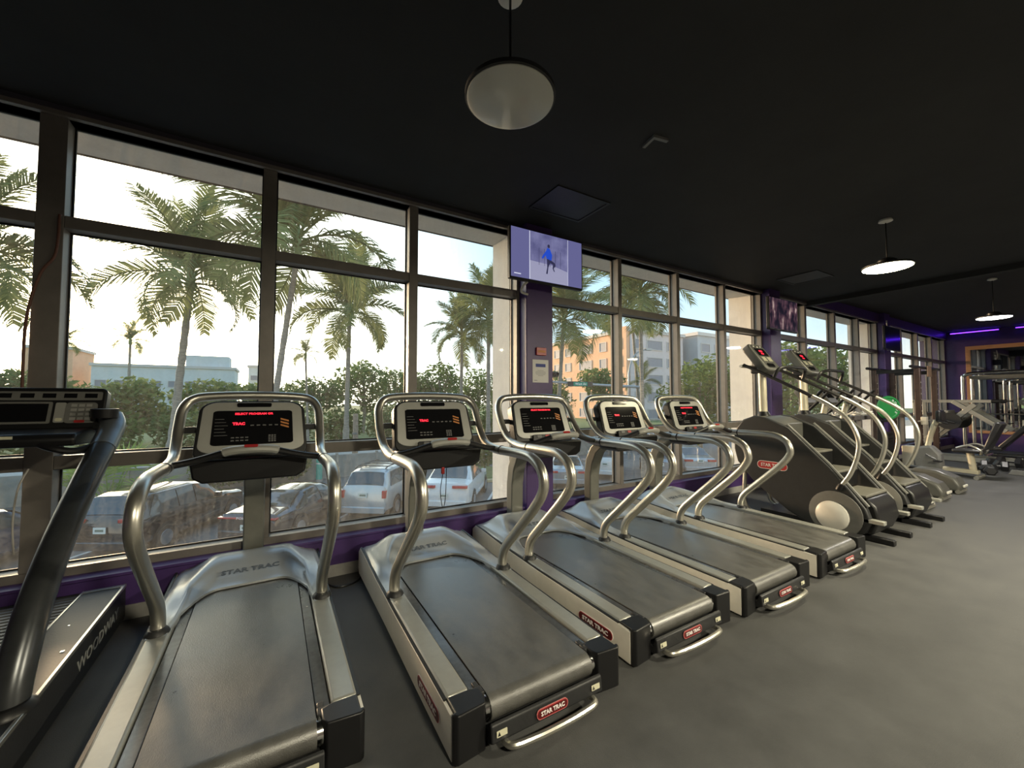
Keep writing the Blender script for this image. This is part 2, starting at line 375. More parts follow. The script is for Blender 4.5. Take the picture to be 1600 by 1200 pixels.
sc = [c for c in t.children if c.name.startswith('screen')][0]
def flat(pts, name, m, y, par=None): return MB().prism(pts, 'y', y, y - .0006).build(name, M[m], par or sc)
flat([(-.23, -.245), (.26, -.245), (.26, .255), (-.23, .255)], 'film_frame', 'tv_picture', -.0022)
flat([(-.23, -.245), (.26, -.245), (.26, -.10), (.05, -.06), (-.23, -.05)], 'snow_ground', 'tv_snow', -.003)
flat([(-.238, -.245), (-.230, -.245), (-.230, .255), (-.238, .255)], 'picture_edge', 'tv_line', -.003); flat([(.258, -.245), (.263, -.245), (.263, .255), (.258, .255)], 'picture_edge', 'tv_line', -.003)
flat([(-.02, .0), (.04, -.01), (.05, .05), (.02, .11), (-.01, .12), (-.03, .08), (-.07, .03), (-.085, .0), (-.07, -.01), (-.035, .035)], 'runner_jacket', 'tv_blue', -.0036)
flat(rrect(.03, .036, .012, cx=.005, cy=.138), 'runner_head', 'tv_dark', -.0036)
flat([(-.02, 0), (.04, -.01), (.085, -.03), (.09, -.06), (.07, -.09), (.085, -.125), (.07, -.12), (.055, -.09), (.06, -.05), (.02, -.04), (.0, -.09), (-.01, -.16), (-.03, -.16), (-.015, -.09)], 'runner_legs', 'tv_dark', -.0042)
for k in range(5): flat([(-.12 + .07 * k, -.08), (-.116 + .07 * k, -.08), (-.116 + .07 * k, .10), (-.12 + .07 * k, .10)], 'fence_post', 'tv_dark', -.0032)
flat([(-.42, -.215), (-.34, -.215), (-.34, -.205), (-.42, -.205)], 'channel_logo', 'tv_line', -.003)
cb = MB().tube(cr([(-.24, .03, -.27), (-.28, .05, -.31), (-.27, .10, -.36), (-.18, .12, -.37)]), .012).build('cable_loop', M['cord_white'], t)
tv(7.33, 2.87, 'lit television showing a dim crowd, on the column behind the stair climbers', 'tv_crowd')
tv(12.25, 2.86, 'switched off dark television on the farthest purple column', 'tv_off', y=3.36, mx=.38)
# notices on the nearest column
t = empty('notice_sheet', (2.512, 3.59, 1.765)); tag(t, 'white printed notice sheet taped to the nearest purple column', 'notice')
MB().box(-.105, .105, -.003, 0, -.125, .125).build('sheet', M['paper'], t)
MB().box(-.065, .065, -.0042, -.003, .045, .080).build('heading', M['print_blue'], t)
for k, w in enumerate((.04, .065, .07, .06, .035)): MB().box(-w, w, -.004, -.003, .005 - k * .014, .009 - k * .014).build('text_line', M['print_grey'], t)
MB().box(-.085, -.045, -.004, -.003, -.105, -.098).build('text_line', M['print_grey'], t)
t = empty('fire_alarm_plate', (2.513, 3.588, 1.98)); tag(t, 'small orange red plate above the notice on the purple column', 'sign')
MB().prism(rrect(.13, .085, .008), 'y', -.02, .002).build('plate', M['red'], t, .003); MB().box(-.05, .05, -.0215, -.02, -.012, .012).build('label_strip', M['orange_print'], t)
# hanging cables at the left mullion and on the far column
tag(MB().tube(cr([(-1.215, 3.715, 2.66), (-1.225, 3.712, 2.4), (-1.29, 3.712, 2.25), (-1.335, 3.70, 1.95), (-1.34, 3.705, 1.5)]), .008).build('cable', M['cord_brown']), 'brown cable hanging down the wide window mullion', 'cable')
tag(MB().tube(cr([(-1.30, 3.716, 1.02), (-1.335, 3.70, .9), (-1.35, 3.70, .7), (-1.345, 3.715, .5)]), .005).build('power_cord', M['cord_white']), 'thin white cord hanging below the slat treadmill console', 'cord')
tag(MB().tube(cr([(12.46, 3.52, 3.33), (12.42, 3.5, 3.1), (12.50, 3.54, 2.95), (12.38, 3.5, 2.85), (12.48, 3.52, 2.7), (12.40, 3.5, 2.62)]), .014, 8).build('cable_tangle', M['cord_white']), 'tangle of white cable beside the switched off television', 'cable')
# ------------------------------------------------------------------ treadmills (origin: floor point midway between the rail feet, +y towards the window)
def badge(parent, o, x, y, w, h, txt='STAR TRAC', red_face=False, edge='letter_white'):
    Mx = frame(o, x, y); me = MB().prism(rrect(w, h, h * .48), 'z', 0, .003).mesh('badge', M[edge])
    b = put(me, 'badge', parent, Mx)
    put(MB().prism(rrect(w - h * .12, h * .88, h * .43), 'z', .003, .004).mesh('ring', M['red']), 'ring', b, Matrix())
    if not red_face:
        put(MB().prism(rrect(w - h * .26, h * .74, h * .36), 'z', .004, .005).mesh('face', M['badge_dark']), 'face', b, Matrix())
    put(text_mesh(txt, h * .56, M['letter_white'], .0008, .0008, w * .80 / (h * .56 * 5.55)), 'lettering', b, Matrix.Translation((0, 0, .0058)))
    return b
mat('badge_pink', (.55, .22, .22), .4)
RAIL = [(0, .20), (.012, .27), (-.03, .37), (-.17, .51), (-.40, .73), (-.50, .85), (-.52, .93), (-.485, 1.01), (-.40, 1.06), (-.30, 1.075), (-.1, 1.075), (.10, 1.072), (.22, 1.085)]
def hood_arc(u):
    a = abs(u)
    if a > .335: return -.05
    return .46 - .30 * max(0, (a - .16) / .175) ** 2.2
def sm(t): t = min(max(t, 0), 1); return t * t * (3 - 2 * t)
def treadmill():
    t = empty('treadmill')
    b = lambda mb, n, m, bev=0, par=t, seg=2: mb.build(n, M[m], par, bev, seg)
    b(MB().box(-.40, .40, -1.0, .88, .02, .14), 'base_frame', 'black_plastic', .01)
    # belt wrapped over the rear roller
    top, bot, rr, yr = .195, .085, .055, -1.035
    arc = [(yr - rr * math.sin(R(a)), .14 + rr * math.cos(R(a))) for a in range(0, 181, 20)]
    out = [(.5, top)] + arc + [(-.80, bot)]
    inn = [(-.80, bot + .006)] + [(yr - (rr - .006) * math.sin(R(a)), .14 + (rr - .006) * math.cos(R(a))) for a in range(180, -1, -20)] + [(.5, top - .006)]
    b(MB().prism(out + inn, 'x', -.277, .277), 'belt', 'belt_rubber')
    b(MB().tube([(-.30, yr, .14), (.30, yr, .14)], .047, 18), 'roller', 'chrome')
    b(MB().box(-.27, .27, -.98, .5, .15, .186), 'deck', 'black_plastic')
    for s in (-1, 1):
        x = lambda a, c: (min(s * a, s * c), max(s * a, s * c))
        b(MB().box(*x(.280, .333), -.98, .40, .14, .190), 'foot_strip', 'strip_gloss', .004)
        b(MB().box(*x(.281, .330), -1.03, -.985, .15, .200).box(*x(.284, .31), -.985, -.95, .185, .198), 'strip_end', 'dark_grey', .004)
        b(MB().prism([(-.985, .125), (-.985, .204), (.0, .214), (.12, .214), (.12, .125)], 'x', *x(.337, .438)), 'foot_rail', 'silver_paint', .012, seg=3)
        b(MB().prism([(-1.075, .012), (-1.075, .185), (-.985, .190), (-.2, .196), (.3, .212), (.72, .242), (.86, .246), (.925, .20), (.93, .07), (.90, .03), (.0, .03)], 'x', *x(.438, .452)), 'side_panel', 'panel_silver', .003)
        b(MB().prism([(-.985, .19), (-.2, .1965), (.3, .2125), (.72, .2425), (.86, .2465), (.86, .252), (.72, .249), (.3, .2195), (-.2, .2035), (-.985, .197)], 'x', *x(.437, .450)), 'trim_line', 'gasket')
        ec = MB().prism([(s * .295, -1.00), (s * .335, -.985), (s * .4375, -.985), (s * .4375, -1.0755), (s * .452, -1.0755), (s * .451, -1.092), (s * .435, -1.107), (s * .31, -1.095), (s * .295, -1.06)][::s], 'z', .01, .203)
        b(ec, 'end_cap', 'black_plastic', .014, seg=3)
        b(MB().lathe([(.05, 0), (.055, .006), (.05, .02), (.038, .032)], (s * .396, 0, .208), n=24), 'rail_flange', 'dark_grey')
        b(MB().tube(cr([(s * .396, y, z) for y, z in RAIL], 5), .0335, 14), 'handrail', 'rail_metal')
        b(MB().lathe([(.0345, -.006), (.0355, -.004), (.0355, .004), (.0345, .006)], (s * .396, .02, 1.0735), (0, 1, 0), 18), 'joint_ring', 'gasket')
        b(MB().box(*x(.295, .405), .455, .505, 1.235, 1.275), 'console_bracket', 'dark_grey', .006)
    # rear cover, badge, warning labels, lift handle
    b(MB().prism([(-.99, .03), (-1.10, .035), (-1.135, .055), (-1.128, .120), (-1.112, .128), (-1.10, .080), (-.99, .075)], 'x', -.30, .30), 'rear_cover', 'dark_grey', .006)
    n = Vector((0, -1, .12)).normalized()
    badge(t, (0, -1.137, .089), (1, 0, 0), (0, .12, 1), .17, .042, edge='badge_pink')
    for s in (-1, 1):
        o = put(MB().prism(rrect(.05, .024, .003), 'z', 0, .0012).mesh('warning_label', M['label_cream']), 'warning_label', t, frame((s * .255, -1.1355, .089), (1, 0, 0), (0, .12, 1)))
        put(MB().prism([(-.02, -.008), (-.006, -.008), (-.013, .008)], 'z', .0012, .0018).mesh('warning_mark', M['gasket']), 'warning_mark', o, Matrix())
    b(MB().tube(cr([(-.235, -1.10, .040), (-.225, -1.165, .046), (-.12, -1.188, .052), (0, -1.194, .054), (.12, -1.188, .052), (.225, -1.165, .046), (.235, -1.10, .040)], 5), .0145, 10), 'lift_handle', 'rail_metal')
    badge(t, (-.4525, -.80, .095), (0, -1, 0), (0, 0, 1), .30, .062); badge(t, (.4525, -.80, .095), (0, 1, 0), (0, 0, 1), .30, .062)
    # hood
    def hz(u, y):
        a = abs(u); y0 = hood_arc(u)
        rise = sm((y - max(y0, .16)) / .30); edge = 1 - .62 * sm((a - .20) / .20)
        z = .214 + .006 * sm((y - y0) / .04) + .112 * rise * edge
        z -= .10 * sm((y - .80) / .16) * edge + .035 * sm((a - .40) / .05) * rise
        return z
    NU, NV = 40, 16
    us = [-.437 + .874 * k / NU for k in range(NU + 1)]
    h = MB(); i0 = h.av([(u, hood_arc(u) + (.93 - hood_arc(u)) * (j / NV) ** 1.2, hz(u, hood_arc(u) + (.93 - hood_arc(u)) * (j / NV) ** 1.2)) for j in range(NV + 1) for u in us])
    w = NU + 1
    h.f += [(i0 + j * w + k, i0 + j * w + k + 1, i0 + (j + 1) * w + k + 1, i0 + (j + 1) * w + k) for j in range(NV) for k in range(NU)]
    rim = [j * w for j in range(NV, 0, -1)] + list(range(0, NU)) + [j * w + NU for j in range(0, NV)] + [NV * w + k for k in range(NU, 0, -1)]
    lo = h.av([(h.v[q][0], h.v[q][1], .2 if (0 <= q < w and abs(h.v[q][0]) < .335) else .10) for q in rim]); nr = len(rim)
    h.f += [(i0 + rim[k], lo + k, lo + (k + 1) % nr, i0 + rim[(k + 1) % nr]) for k in range(nr)]
    b(h, 'motor_hood', 'hood_silver')
    put(text_mesh('STAR TRAC', .044, M['hood_blue'], .001, .001, 1.5), 'hood_lettering', t, frame((0, .545, .2745), (1, 0, 0), (0, .80, .60)))
    # mast
    pr = [(.93, .16), (.93, .60), (.90, .78), (.82, .92), (.70, 1.02), (.56, 1.08), (.50, 1.02), (.62, .95), (.73, .86), (.79, .74), (.82, .60), (.83, .16)]
    b(MB().prism(pr, 'x', -.068, .068), 'mast', 'grey_mast', .012, seg=3)
    # console loop
    lp = [(-.396, .215, 1.083), (-.40, .31, 1.115), (-.405, .40, 1.19), (-.405, .47, 1.30), (-.395, .515, 1.39), (-.35, .545, 1.452), (-.25, .555, 1.474), (0, .56, 1.482)]
    lp = lp + [(-x, y, z) for x, y, z in lp[-2::-1]]
    b(MB().tube(cr(lp, 5), .030, 14), 'console_loop', 'rail_metal')
    # console, built in its own tilted frame: a right, b up, c towards the runner
    T = R(20); O = Vector((0, .40, 1.215)); A = Vector((1, 0, 0)); B = Vector((0, math.sin(T), math.cos(T))); Cn = Vector((0, -math.cos(T), math.sin(T)))
    xf = lambda p: O + A * p.x + B * p.y + Cn * p.z
    def shape(wt, wb_, y0, y1, r):
        pts = rrect(1, 1, r / .5, 6); return [((wb_ + (wt - wb_) * (q[1] + .5)) * q[0], y0 + (y1 - y0) * (q[1] + .5)) for q in pts]
    hs = MB(xf).prism(shape(.60, .645, -.18, .235, .09), 'z', -.06, .025); c = b(hs, 'console', 'black_plastic', .008)
    b(MB(xf).prism(shape(.56, .605, -.125, .222, .08), 'z', .025, .033), 'bezel', 'bezel_silver', .003, c)
    scn = b(MB(xf).prism(shape(.45, .465, -.075, .16, .03), 'z', .033, .036), 'screen', 'black_gloss', 0, c)
    b(MB(xf).prism(rrect(.20, .03, .01, 4, 0, .200), 'z', .033, .040), 'sensor_strip', 'black_gloss', .002, c)
    k = MB(xf)
    for i in range(4):
        for j in range(3): k.box(.085 + j * .016, .097 + j * .016, -.022 - i * .013, -.013 - i * .013, .036, .037)
    for i in range(2):
        for j in range(4): k.box(-.125 + j * .026, -.107 + j * .026, -.030 - i * .02, -.022 - i * .02, .036, .037)
    for i in range(6): k.box(-.215, -.165 + .01 * (i % 3), .10 - i * .022, .103 - i * .022, .036, .037)
    for i in range(5): k.box(-.02 + i * .035, .0 + i * .035, .052, .060, .036, .037)
    b(k, 'keypad', 'key_grey', 0, c)['kind'] = 'stuff'
    k = MB(xf)
    for i in range(3): k.prism([(.155, .105 - i * .022), (.205, .088 - i * .022), (.205, .076 - i * .022), (.155, .093 - i * .022)], 'z', .036, .0368)
    b(k, 'graphic_stripes', 'orange_print', 0, c)
    b(MB(xf).prism(shape(.30, .33, -.185, -.10, .02), 'z', .025, .060), 'button_pod', 'black_plastic', .006, c)
    b(MB(xf).prism(rrect(.05, .022, .008, 4, 0, -.118), 'z', .060, .064), 'stop_button', 'red', 0, c)
    b(MB(xf).prism(rrect(.05, .022, .008, 4, -.09, -.118), 'z', .060, .064), 'start_button', 'key_grey', 0, c)
    # lower tray, a shallow bowl shape reaching towards the runner
    b(MB().prism([(-.315, 1.065), (-.30, .975), (-.25, .945), (.25, .945), (.30, .975), (.315, 1.065), (.30, 1.085), (-.30, 1.085)], 'y', .20, .44), 'tray', 'black_plastic', .02, c, 3)
    # heart rate bar
    for s in (-1, 1):
        b(MB().tube(cr([(s * .385, .10, 1.078), (s * .28, .085, 1.098), (s * .13, .06, 1.142)], 5), .020, 10), 'grip_arm', 'black_plastic')
    g = b(MB().tube(cr([(-.14, .062, 1.140), (-.09, .05, 1.152), (0, .045, 1.157), (.09, .05, 1.152), (.14, .062, 1.140)], 5), [.021] + [.026] * 19 + [.021], 10), 'heart_rate_grip', 'bezel_silver')
    b(MB().prism(rrect(.070, .020, .008, 4), 'z', 0, .004), 'emergency_stop', 'red', 0, g).matrix_local = frame((0, .028, 1.176), (1, 0, 0), (0, .75, .66))
    t['xf'] = 0
    return t, xf
mat('grey_mast', (.20, .20, .175), .38, .3, noise=.08, nscale=10)
mat('bezel_silver', (.42, .42, .39), .34, .35, noise=.05, nscale=10)
TM = [(-.103, 2.83, 'nearest grey treadmill seen straight from behind, beside the slat treadmill', (1, 1)),
      (1.09, 2.61, 'second grey treadmill from the left with a red safety clip hanging under its console', (0, 1)),
      (2.15, 2.66, 'third grey treadmill from the left, in front of the nearest purple column', (1, 0)),
      (3.165, 2.63, 'fourth grey treadmill from the left, in front of the orange building view', (0, 1)),
      (4.27, 2.64, 'fifth grey treadmill from the left, next to the near stair climber', (1, 1))]
proto, CXF = treadmill()
for i, (x, y, lb, led) in enumerate(TM):
    t = proto if i == 0 else copy_tree(proto)
    t.location = (x, y, 0); tag(t, lb, 'treadmill', 'row of grey treadmills facing the window'); TM[i] = t
for i, led in enumerate(((1, 1), (0, 1), (1, 0), (0, 1), (1, 1))):
    t = TM[i]; c = [q for q in t.children if q.name.startswith('console') and q.data and len(q.children) > 3][0]
    Mx = lambda a, b_: frame(CXF(Vector((a, b_, .0375))), (1, 0, 0), CXF(Vector((0, 1, 0))) - CXF(Vector((0, 0, 0))))
    if led[0]: put(text_mesh('SELECT PROGRAM OR', .019, M['led_red'], .0004, .0006, 1.15), 'led_message', c, Mx(0, .137))
    if led[1]: put(text_mesh('TRAC', .024, M['led_red'], .0004, .0012, 1.1), 'led_readout', c, Mx(-.085, .068))
# safety clip on the second treadmill
t = TM[1]
MB().box(-.012, .012, .195, .215, .905, .955).build('safety_clip', M['red'], t, .004)
MB().tube(cr([(0, .205, .905), (-.02, .2, .78), (.0, .2, .66), (.02, .2, .74), (.028, .205, .945)], 6), .003, 6).build('safety_cord', M['gasket'], t)
# cables on the floor beside the first treadmill
tag(MB().tube(cr([(.36, 3.60, .012), (.45, 3.40, .008), (.60, 3.42, .008), (.70, 3.58, .012)]), .008, 8).build('floor_cable', M['black_plastic']), 'black power cable on the floor between the first two grey treadmills', 'cable')

# ------------------------------------------------------------------ slat-belt treadmill at the left edge
def slat_treadmill(x, y):
    t = empty('slat_treadmill', (x, y, 0)); tag(t, 'large black treadmill with a ribbed slat belt and thick dark posts at the left edge', 'treadmill')
    b = lambda mb, n, m, bev=0, par=t, seg=2: mb.build(n, M[m], par, bev, seg)
    for s in (-1, 1):
        x = lambda a, c: (min(s * a, s * c), max(s * a, s * c))
        b(MB().box(*x(.245, .445), -1.25, .54, .03, .235), 'side_body', 'dark_grey', .008)
        b(MB().prism([(s * .245, -1.25), (s * .445, -1.25), (s * .445, .54), (s * .245, .54)][::s], 'z', .235, .248), 'top_cover', 'dark_grey', .004)
        e = MB().box(*x(.435, .449), -1.25, .545, .236, .254).box(*x(.245, .256), -1.25, .545, .236, .252).box(*x(.256, .435), .51, .545, .236, .252)
        b(e, 'silver_edge', 'rail_metal', .002)
        b(MB().box(*x(.395, .41), -.25, -.235, .248, .25).box(*x(.33, .338), .05, .058, .248, .25), 'screw', 'chrome')
        put(text_mesh('WOODWAY', .085, M['key_light'], .0006, .001, 1.25), 'side_lettering', t, frame((s * .4460, .10, .13), (0, s, 0), (0, 0, 1)))
        P = cr([(s * .385, -.66, .22), (s * .385, -.615, .36), (s * .385, -.50, .55), (s * .385, -.28, .78), (s * .385, .0, 1.0), (s * .385, .26, 1.175), (s * .385, .40, 1.27)], 5)
        b(MB().tube(P, .058, 18), 'post', 'dark_tube')
        b(MB().lathe([(.085, 0), (.082, .012), (.062, .03)], (s * .385, -.665, .247), n=24), 'post_flange', 'black_plastic')
        j = b(MB().tube(cr([(s * .385, .24, 1.163), (s * .385, .36, 1.245), (s * .38, .43, 1.30), (s * .36, .455, 1.345)], 4), [.060] * 5 + [.062] * 8, 18), 'post_head', 'hood_blue_grey')
        b(MB().lathe([(.040, -.02), (.060, -.02), (.064, .035), (.052, .038), (.048, .0), (.01, -.01)], (s * .355, .38, 1.36), n=24), 'cup_holder', 'black_plastic')
        b(MB().tube(cr([(s * .375, .30, 1.20), (s * .30, .18, 1.165), (s * .23, .14, 1.18), (s * .15, .17, 1.215), (s * .12, .26, 1.235)], 5), .019, 10), 'hand_grip', 'black_plastic')
    for k in range(40):
        y0 = -1.24 + k * .0445
        b(MB().prism([(y0, .205), (y0 + .036, .205), (y0 + .036, .228), (y0 + .030, .234), (y0 + .006, .234), (y0, .228)], 'x', -.243, .243), 'belt_slat', 'slat_rubber')
    b(MB().box(-.24, .24, -1.24, .53, .05, .20), 'belt_bed', 'gasket')
    b(MB().box(-.44, .44, .545, .575, .03, .235), 'front_plate', 'dark_grey', .006)
    T = R(18); O = Vector((0, .46, 1.355)); xf = lambda p: O + Vector((1, 0, 0)) * p.x + Vector((0, math.sin(T), math.cos(T))) * p.y + Vector((0, -math.cos(T), math.sin(T))) * p.z
    c = b(MB(xf).prism(rrect(.68, .27, .03, 5, 0, .035), 'z', -.05, .03), 'console', 'black_plastic', .010, seg=3)
    b(MB(xf).prism(rrect(.64, .055, .008, 4, 0, .115), 'z', .03, .034), 'display_band', 'grey_plastic', 0, c)
    for k in range(7): b(MB(xf).box(-.27 + k * .09 - .028, -.27 + k * .09 + .028, .102, .130, .034, .036), 'display', 'black_gloss', 0, c)
    b(MB(xf).prism(rrect(.26, .135, .01, 4, -.02, .010), 'z', .03, .035), 'screen_bezel', 'grey_plastic', 0, c)
    b(MB(xf).box(-.135, .095, -.045, .065, .035, .037), 'screen', 'black_gloss', 0, c)
    for sx in (-.255, .235):
        b(MB(xf).prism(rrect(.14, .13, .02, 4, sx, .008), 'z', .03, .034), 'key_panel', 'grey_plastic', 0, c)
        k = MB(xf)
        for i in range(4):
            for j in range(3): k.box(sx - .045 + j * .033, sx - .020 + j * .033, .045 - i * .028, .062 - i * .028, .034, .036)
        b(k, 'keypad', 'key_light', 0, c)['kind'] = 'stuff'
    for sx in (-.178, .145): b(MB(xf).prism(rrect(.045, .125, .008, 4, sx, .010), 'z', .03, .034), 'key_strip', 'bezel_silver', 0, c); b(MB(xf).prism(rrect(.03, .02, .008, 4, sx, -.035), 'z', .034, .037), 'speed_button', 'label_cream', 0, c)
    b(MB(xf).prism(rrect(.045, .016, .006, 4, .235, -.048), 'z', .034, .038), 'stop_key', 'red', 0, c); b(MB(xf).prism(rrect(.045, .016, .006, 4, -.255, -.048), 'z', .034, .038), 'stop_key', 'red', 0, c)
    tr = b(MB().prism([(.47, 1.29), (.16, 1.265), (.135, 1.235), (.145, 1.195), (.47, 1.185)], 'x', -.40, .30), 'lower_console', 'black_plastic', .012, seg=3)
    b(MB().box(-.06, .07, .128, .1345, 1.243, 1.258), 'info_sticker', 'label_cream', 0, tr)
    b(MB().prism(rrect(.07, .026, .008, 4, -.16, 1.242), 'y', .122, .134), 'emergency_stop', 'red', 0, tr)
    b(MB().box(-.22, -.10, .137, .1425, 1.205, 1.222), 'maker_strip', 'key_light', 0, tr)
    return t
mat('key_light', (.30, .30, .28), .5); mat('hood_blue_grey', (.17, .19, .21), .28, .5)
slat_treadmill(-1.24, 3.03)

# ------------------------------------------------------------------ stair climbers (local x across, y as in the room, origin on the floor at the middle)
def stair_climber():
    t = empty('stair_climber'); b = lambda mb, n, m, bev=0, par=t, seg=2: mb.build(n, M[m], par, bev, seg)
    # y values are relative to 2.3
    side = [(.68, 1.10), (.60, 1.20), (.46, 1.255), (.34, 1.235), (.08, 1.13), (-.30, .74), (-.50, .50), (-.62, .34), (-.66, .22), (-.60, .08), (-.45, .04), (-.12, .06), (.10, .16), (.47, .42), (.68, .66), (.72, .82), (.72, 1.0)]
    for s in (-1, 1):
        x = lambda a, c: (min(s * a, s * c), max(s * a, s * c))
        sp = b(MB().prism(side, 'x', *x(.29, .37)), 'side_shroud', 'dark_grey', .018, seg=3)
        b(MB().tube([(s * .33, .10, 1.155), (s * .33, -.30, .755), (s * .33, -.50, .515), (s * .33, -.63, .36)], .018, 8), 'edge_rail', 'grey_plastic')
        b(MB().lathe([(.24, 0), (.24, .016), (.205, .022)], (s * .368, -.36, .235), (s, 0, 0), 36), 'wheel_ring', 'grey_plastic')
        b(MB().lathe([(.155, .0), (.150, .02), (.11, .042), (.02, .05)], (s * .385, -.34, .214), (s, 0, 0), 36), 'white_cap', 'white_plastic')
        # handrail: black straight run, bright arc
        b(MB().tube(cr([(s * .36, .58, 1.90), (s * .36, .30, 1.755), (s * .36, -.18, 1.49)], 4), .020, 10), 'rail_grip', 'black_plastic')
        b(MB().tube(cr([(s * .36, -.175, 1.492), (s * .36, -.34, 1.39), (s * .36, -.49, 1.25), (s * .36, -.572, 1.06), (s * .36, -.565, .88), (s * .36, -.50, .68), (s * .355, -.41, .53)], 6), .0225, 12), 'handrail', 'rail_metal')
        b(MB().lathe([(.032, -.02), (.034, .04), (.026, .06)], (s * .353, -.40, .51), (0, -.45, .89), 14), 'rail_socket', 'black_plastic')
        b(MB().box(*x(.20, .27), -.80, -.55, .0, .055), 'rear_foot', 'black_plastic', .008)
        b(MB().box(*x(.30, .37), -.76, -.58, .205, .245), 'end_step', 'silver_paint', .006)
        b(MB().tube(cr([(s * .30, .62, .56), (s * .30, .64, .20), (s * .30, .60, .07), (s * .30, .45, .035), (s * .30, -.1, .035)], 5), .025, 10), 'front_leg', 'rail_metal')
    badge(t, (-.371, .26, .66), (0, -1, 0), (0, 0, 1), .34, .095, red_face=True)
    b(MB().prism([(.62, 1.16), (.46, 1.245), (.34, 1.228), (.20, 1.16), (.20, .70), (.62, .70)], 'x', -.29, .29), 'top_cover', 'grey_dark', .012)
    for y0, y1, z in ((-.11, .19, .855), (-.345, -.10, .67), (-.60, -.335, .462)):
        b(MB().box(-.285, .285, y0, y1, z - .025, z), 'step', 'step_grey', .006)
        b(MB().box(-.28, .28, y0 + .002, y0 + .014, z - .19, z - .026), 'riser', 'black_plastic')
    b(MB().prism([(-.33, .43), (-.60, .43), (-.67, .36), (-.70, .22), (-.64, .07), (-.30, .05)], 'x', -.28, .28), 'lower_housing', 'black_plastic', .02)
    b(MB().box(-.28, .28, -.45, .45, .05, .10), 'under_frame', 'black_plastic')
    b(MB().tube([(0, .53, 1.18), (0, .535, 1.5), (0, .54, 1.82)], .048, 14), 'mast', 'cream_metal'); b(MB().lathe([(.085, 0), (.075, .06), (.055, .10)], (0, .53, 1.20), n=18), 'mast_collar', 'black_plastic')
    T = R(36); O = Vector((0, .53, 2.0)); xf = lambda p: O + Vector((1, 0, 0)) * p.x + Vector((0, math.sin(T), math.cos(T))) * p.y + Vector((0, -math.cos(T), math.sin(T))) * p.z
    c = b(MB(xf).prism(rrect(.36, .46, .08, 6), 'z', -.07, .03), 'console', 'grey_dark', .016, seg=3)
    b(MB(xf).prism(rrect(.33, .43, .07, 6), 'z', .03, .036), 'bezel', 'bezel_silver', .002, c); b(MB(xf).prism(rrect(.31, .41, .06, 6), 'z', .036, .039), 'face', 'grey_dark', 0, c)
    b(MB(xf).prism(rrect(.24, .13, .01, 3, 0, .075), 'z', .039, .041), 'display', 'black_gloss', 0, c)
    put(text_mesh('0:00', .045, M['led_red'], .0004, .002), 'led_readout', c, frame(xf(Vector((0, .09, .0415))), (1, 0, 0), xf(Vector((0, 1, 0))) - O))
    put(text_mesh('STEP', .03, M['led_red'], .0004, .002), 'led_readout', c, frame(xf(Vector((0, .045, .0415))), (1, 0, 0), xf(Vector((0, 1, 0))) - O))
    for i, sx in enumerate((-.08, 0, .08)): b(MB(xf).prism(rrect(.03, .02, .006, 3, sx, .175 if i != 1 else .165), 'z', .039, .043), 'top_button', 'white_plastic', 0, c)
    k = MB(xf)
    for i in range(3):
        for j in range(3): k.box(-.10 + j * .03, -.08 + j * .03, -.03 - i * .025, -.012 - i * .025, .039, .041).box(.03 + j * .03, .05 + j * .03, -.03 - i * .025, -.012 - i * .025, .039, .041)
    b(k, 'keypad', 'label_cream', 0, c)['kind'] = 'stuff'
    b(MB(xf).prism(rrect(.16, .06, .02, 4, -.04, -.155), 'z', .036, .050), 'phone_tray', 'black_gloss', .003, c)
    # front grips
    b(MB().tube(cr([(-.36, .22, 1.72), (-.33, .18, 1.82), (-.20, .14, 1.85), (0, .13, 1.85), (.20, .14, 1.85), (.33, .18, 1.82), (.36, .22, 1.72)], 5), .020, 10), 'front_grip', 'black_plastic')
    b(MB().tube([(-.39, .60, 1.885), (.39, .60, 1.885)], .020, 10), 'cross_bar', 'rail_metal')
    b(MB().box(-.06, .06, .46, .66, 1.80, 1.90), 'console_neck', 'black_plastic', .02)
    return t
mat('grey_dark', (.085, .085, .078), .38, noise=.1, nscale=10); mat('step_grey', (.15, .145, .125), .5, noise=.15, nscale=14)
sc0 = stair_climber(); tag(sc0, 'near black stair climber with white round cap, beside the last treadmill', 'stair climber', 'pair of stair climbers'); sc0.location = (5.56, 2.3, 0)
sc1 = copy_tree(sc0); sc1['label'] = 'far black stair climber, in front of the second purple column'; sc1.location = (6.68, 2.3, 0)
MB().box(-.285, -.10, .194, .199, .93, 1.06).build('sticker', M['sticker_blue'] if 'sticker_blue' in M else mat('sticker_blue', (.35, .50, .75), .4), sc0)

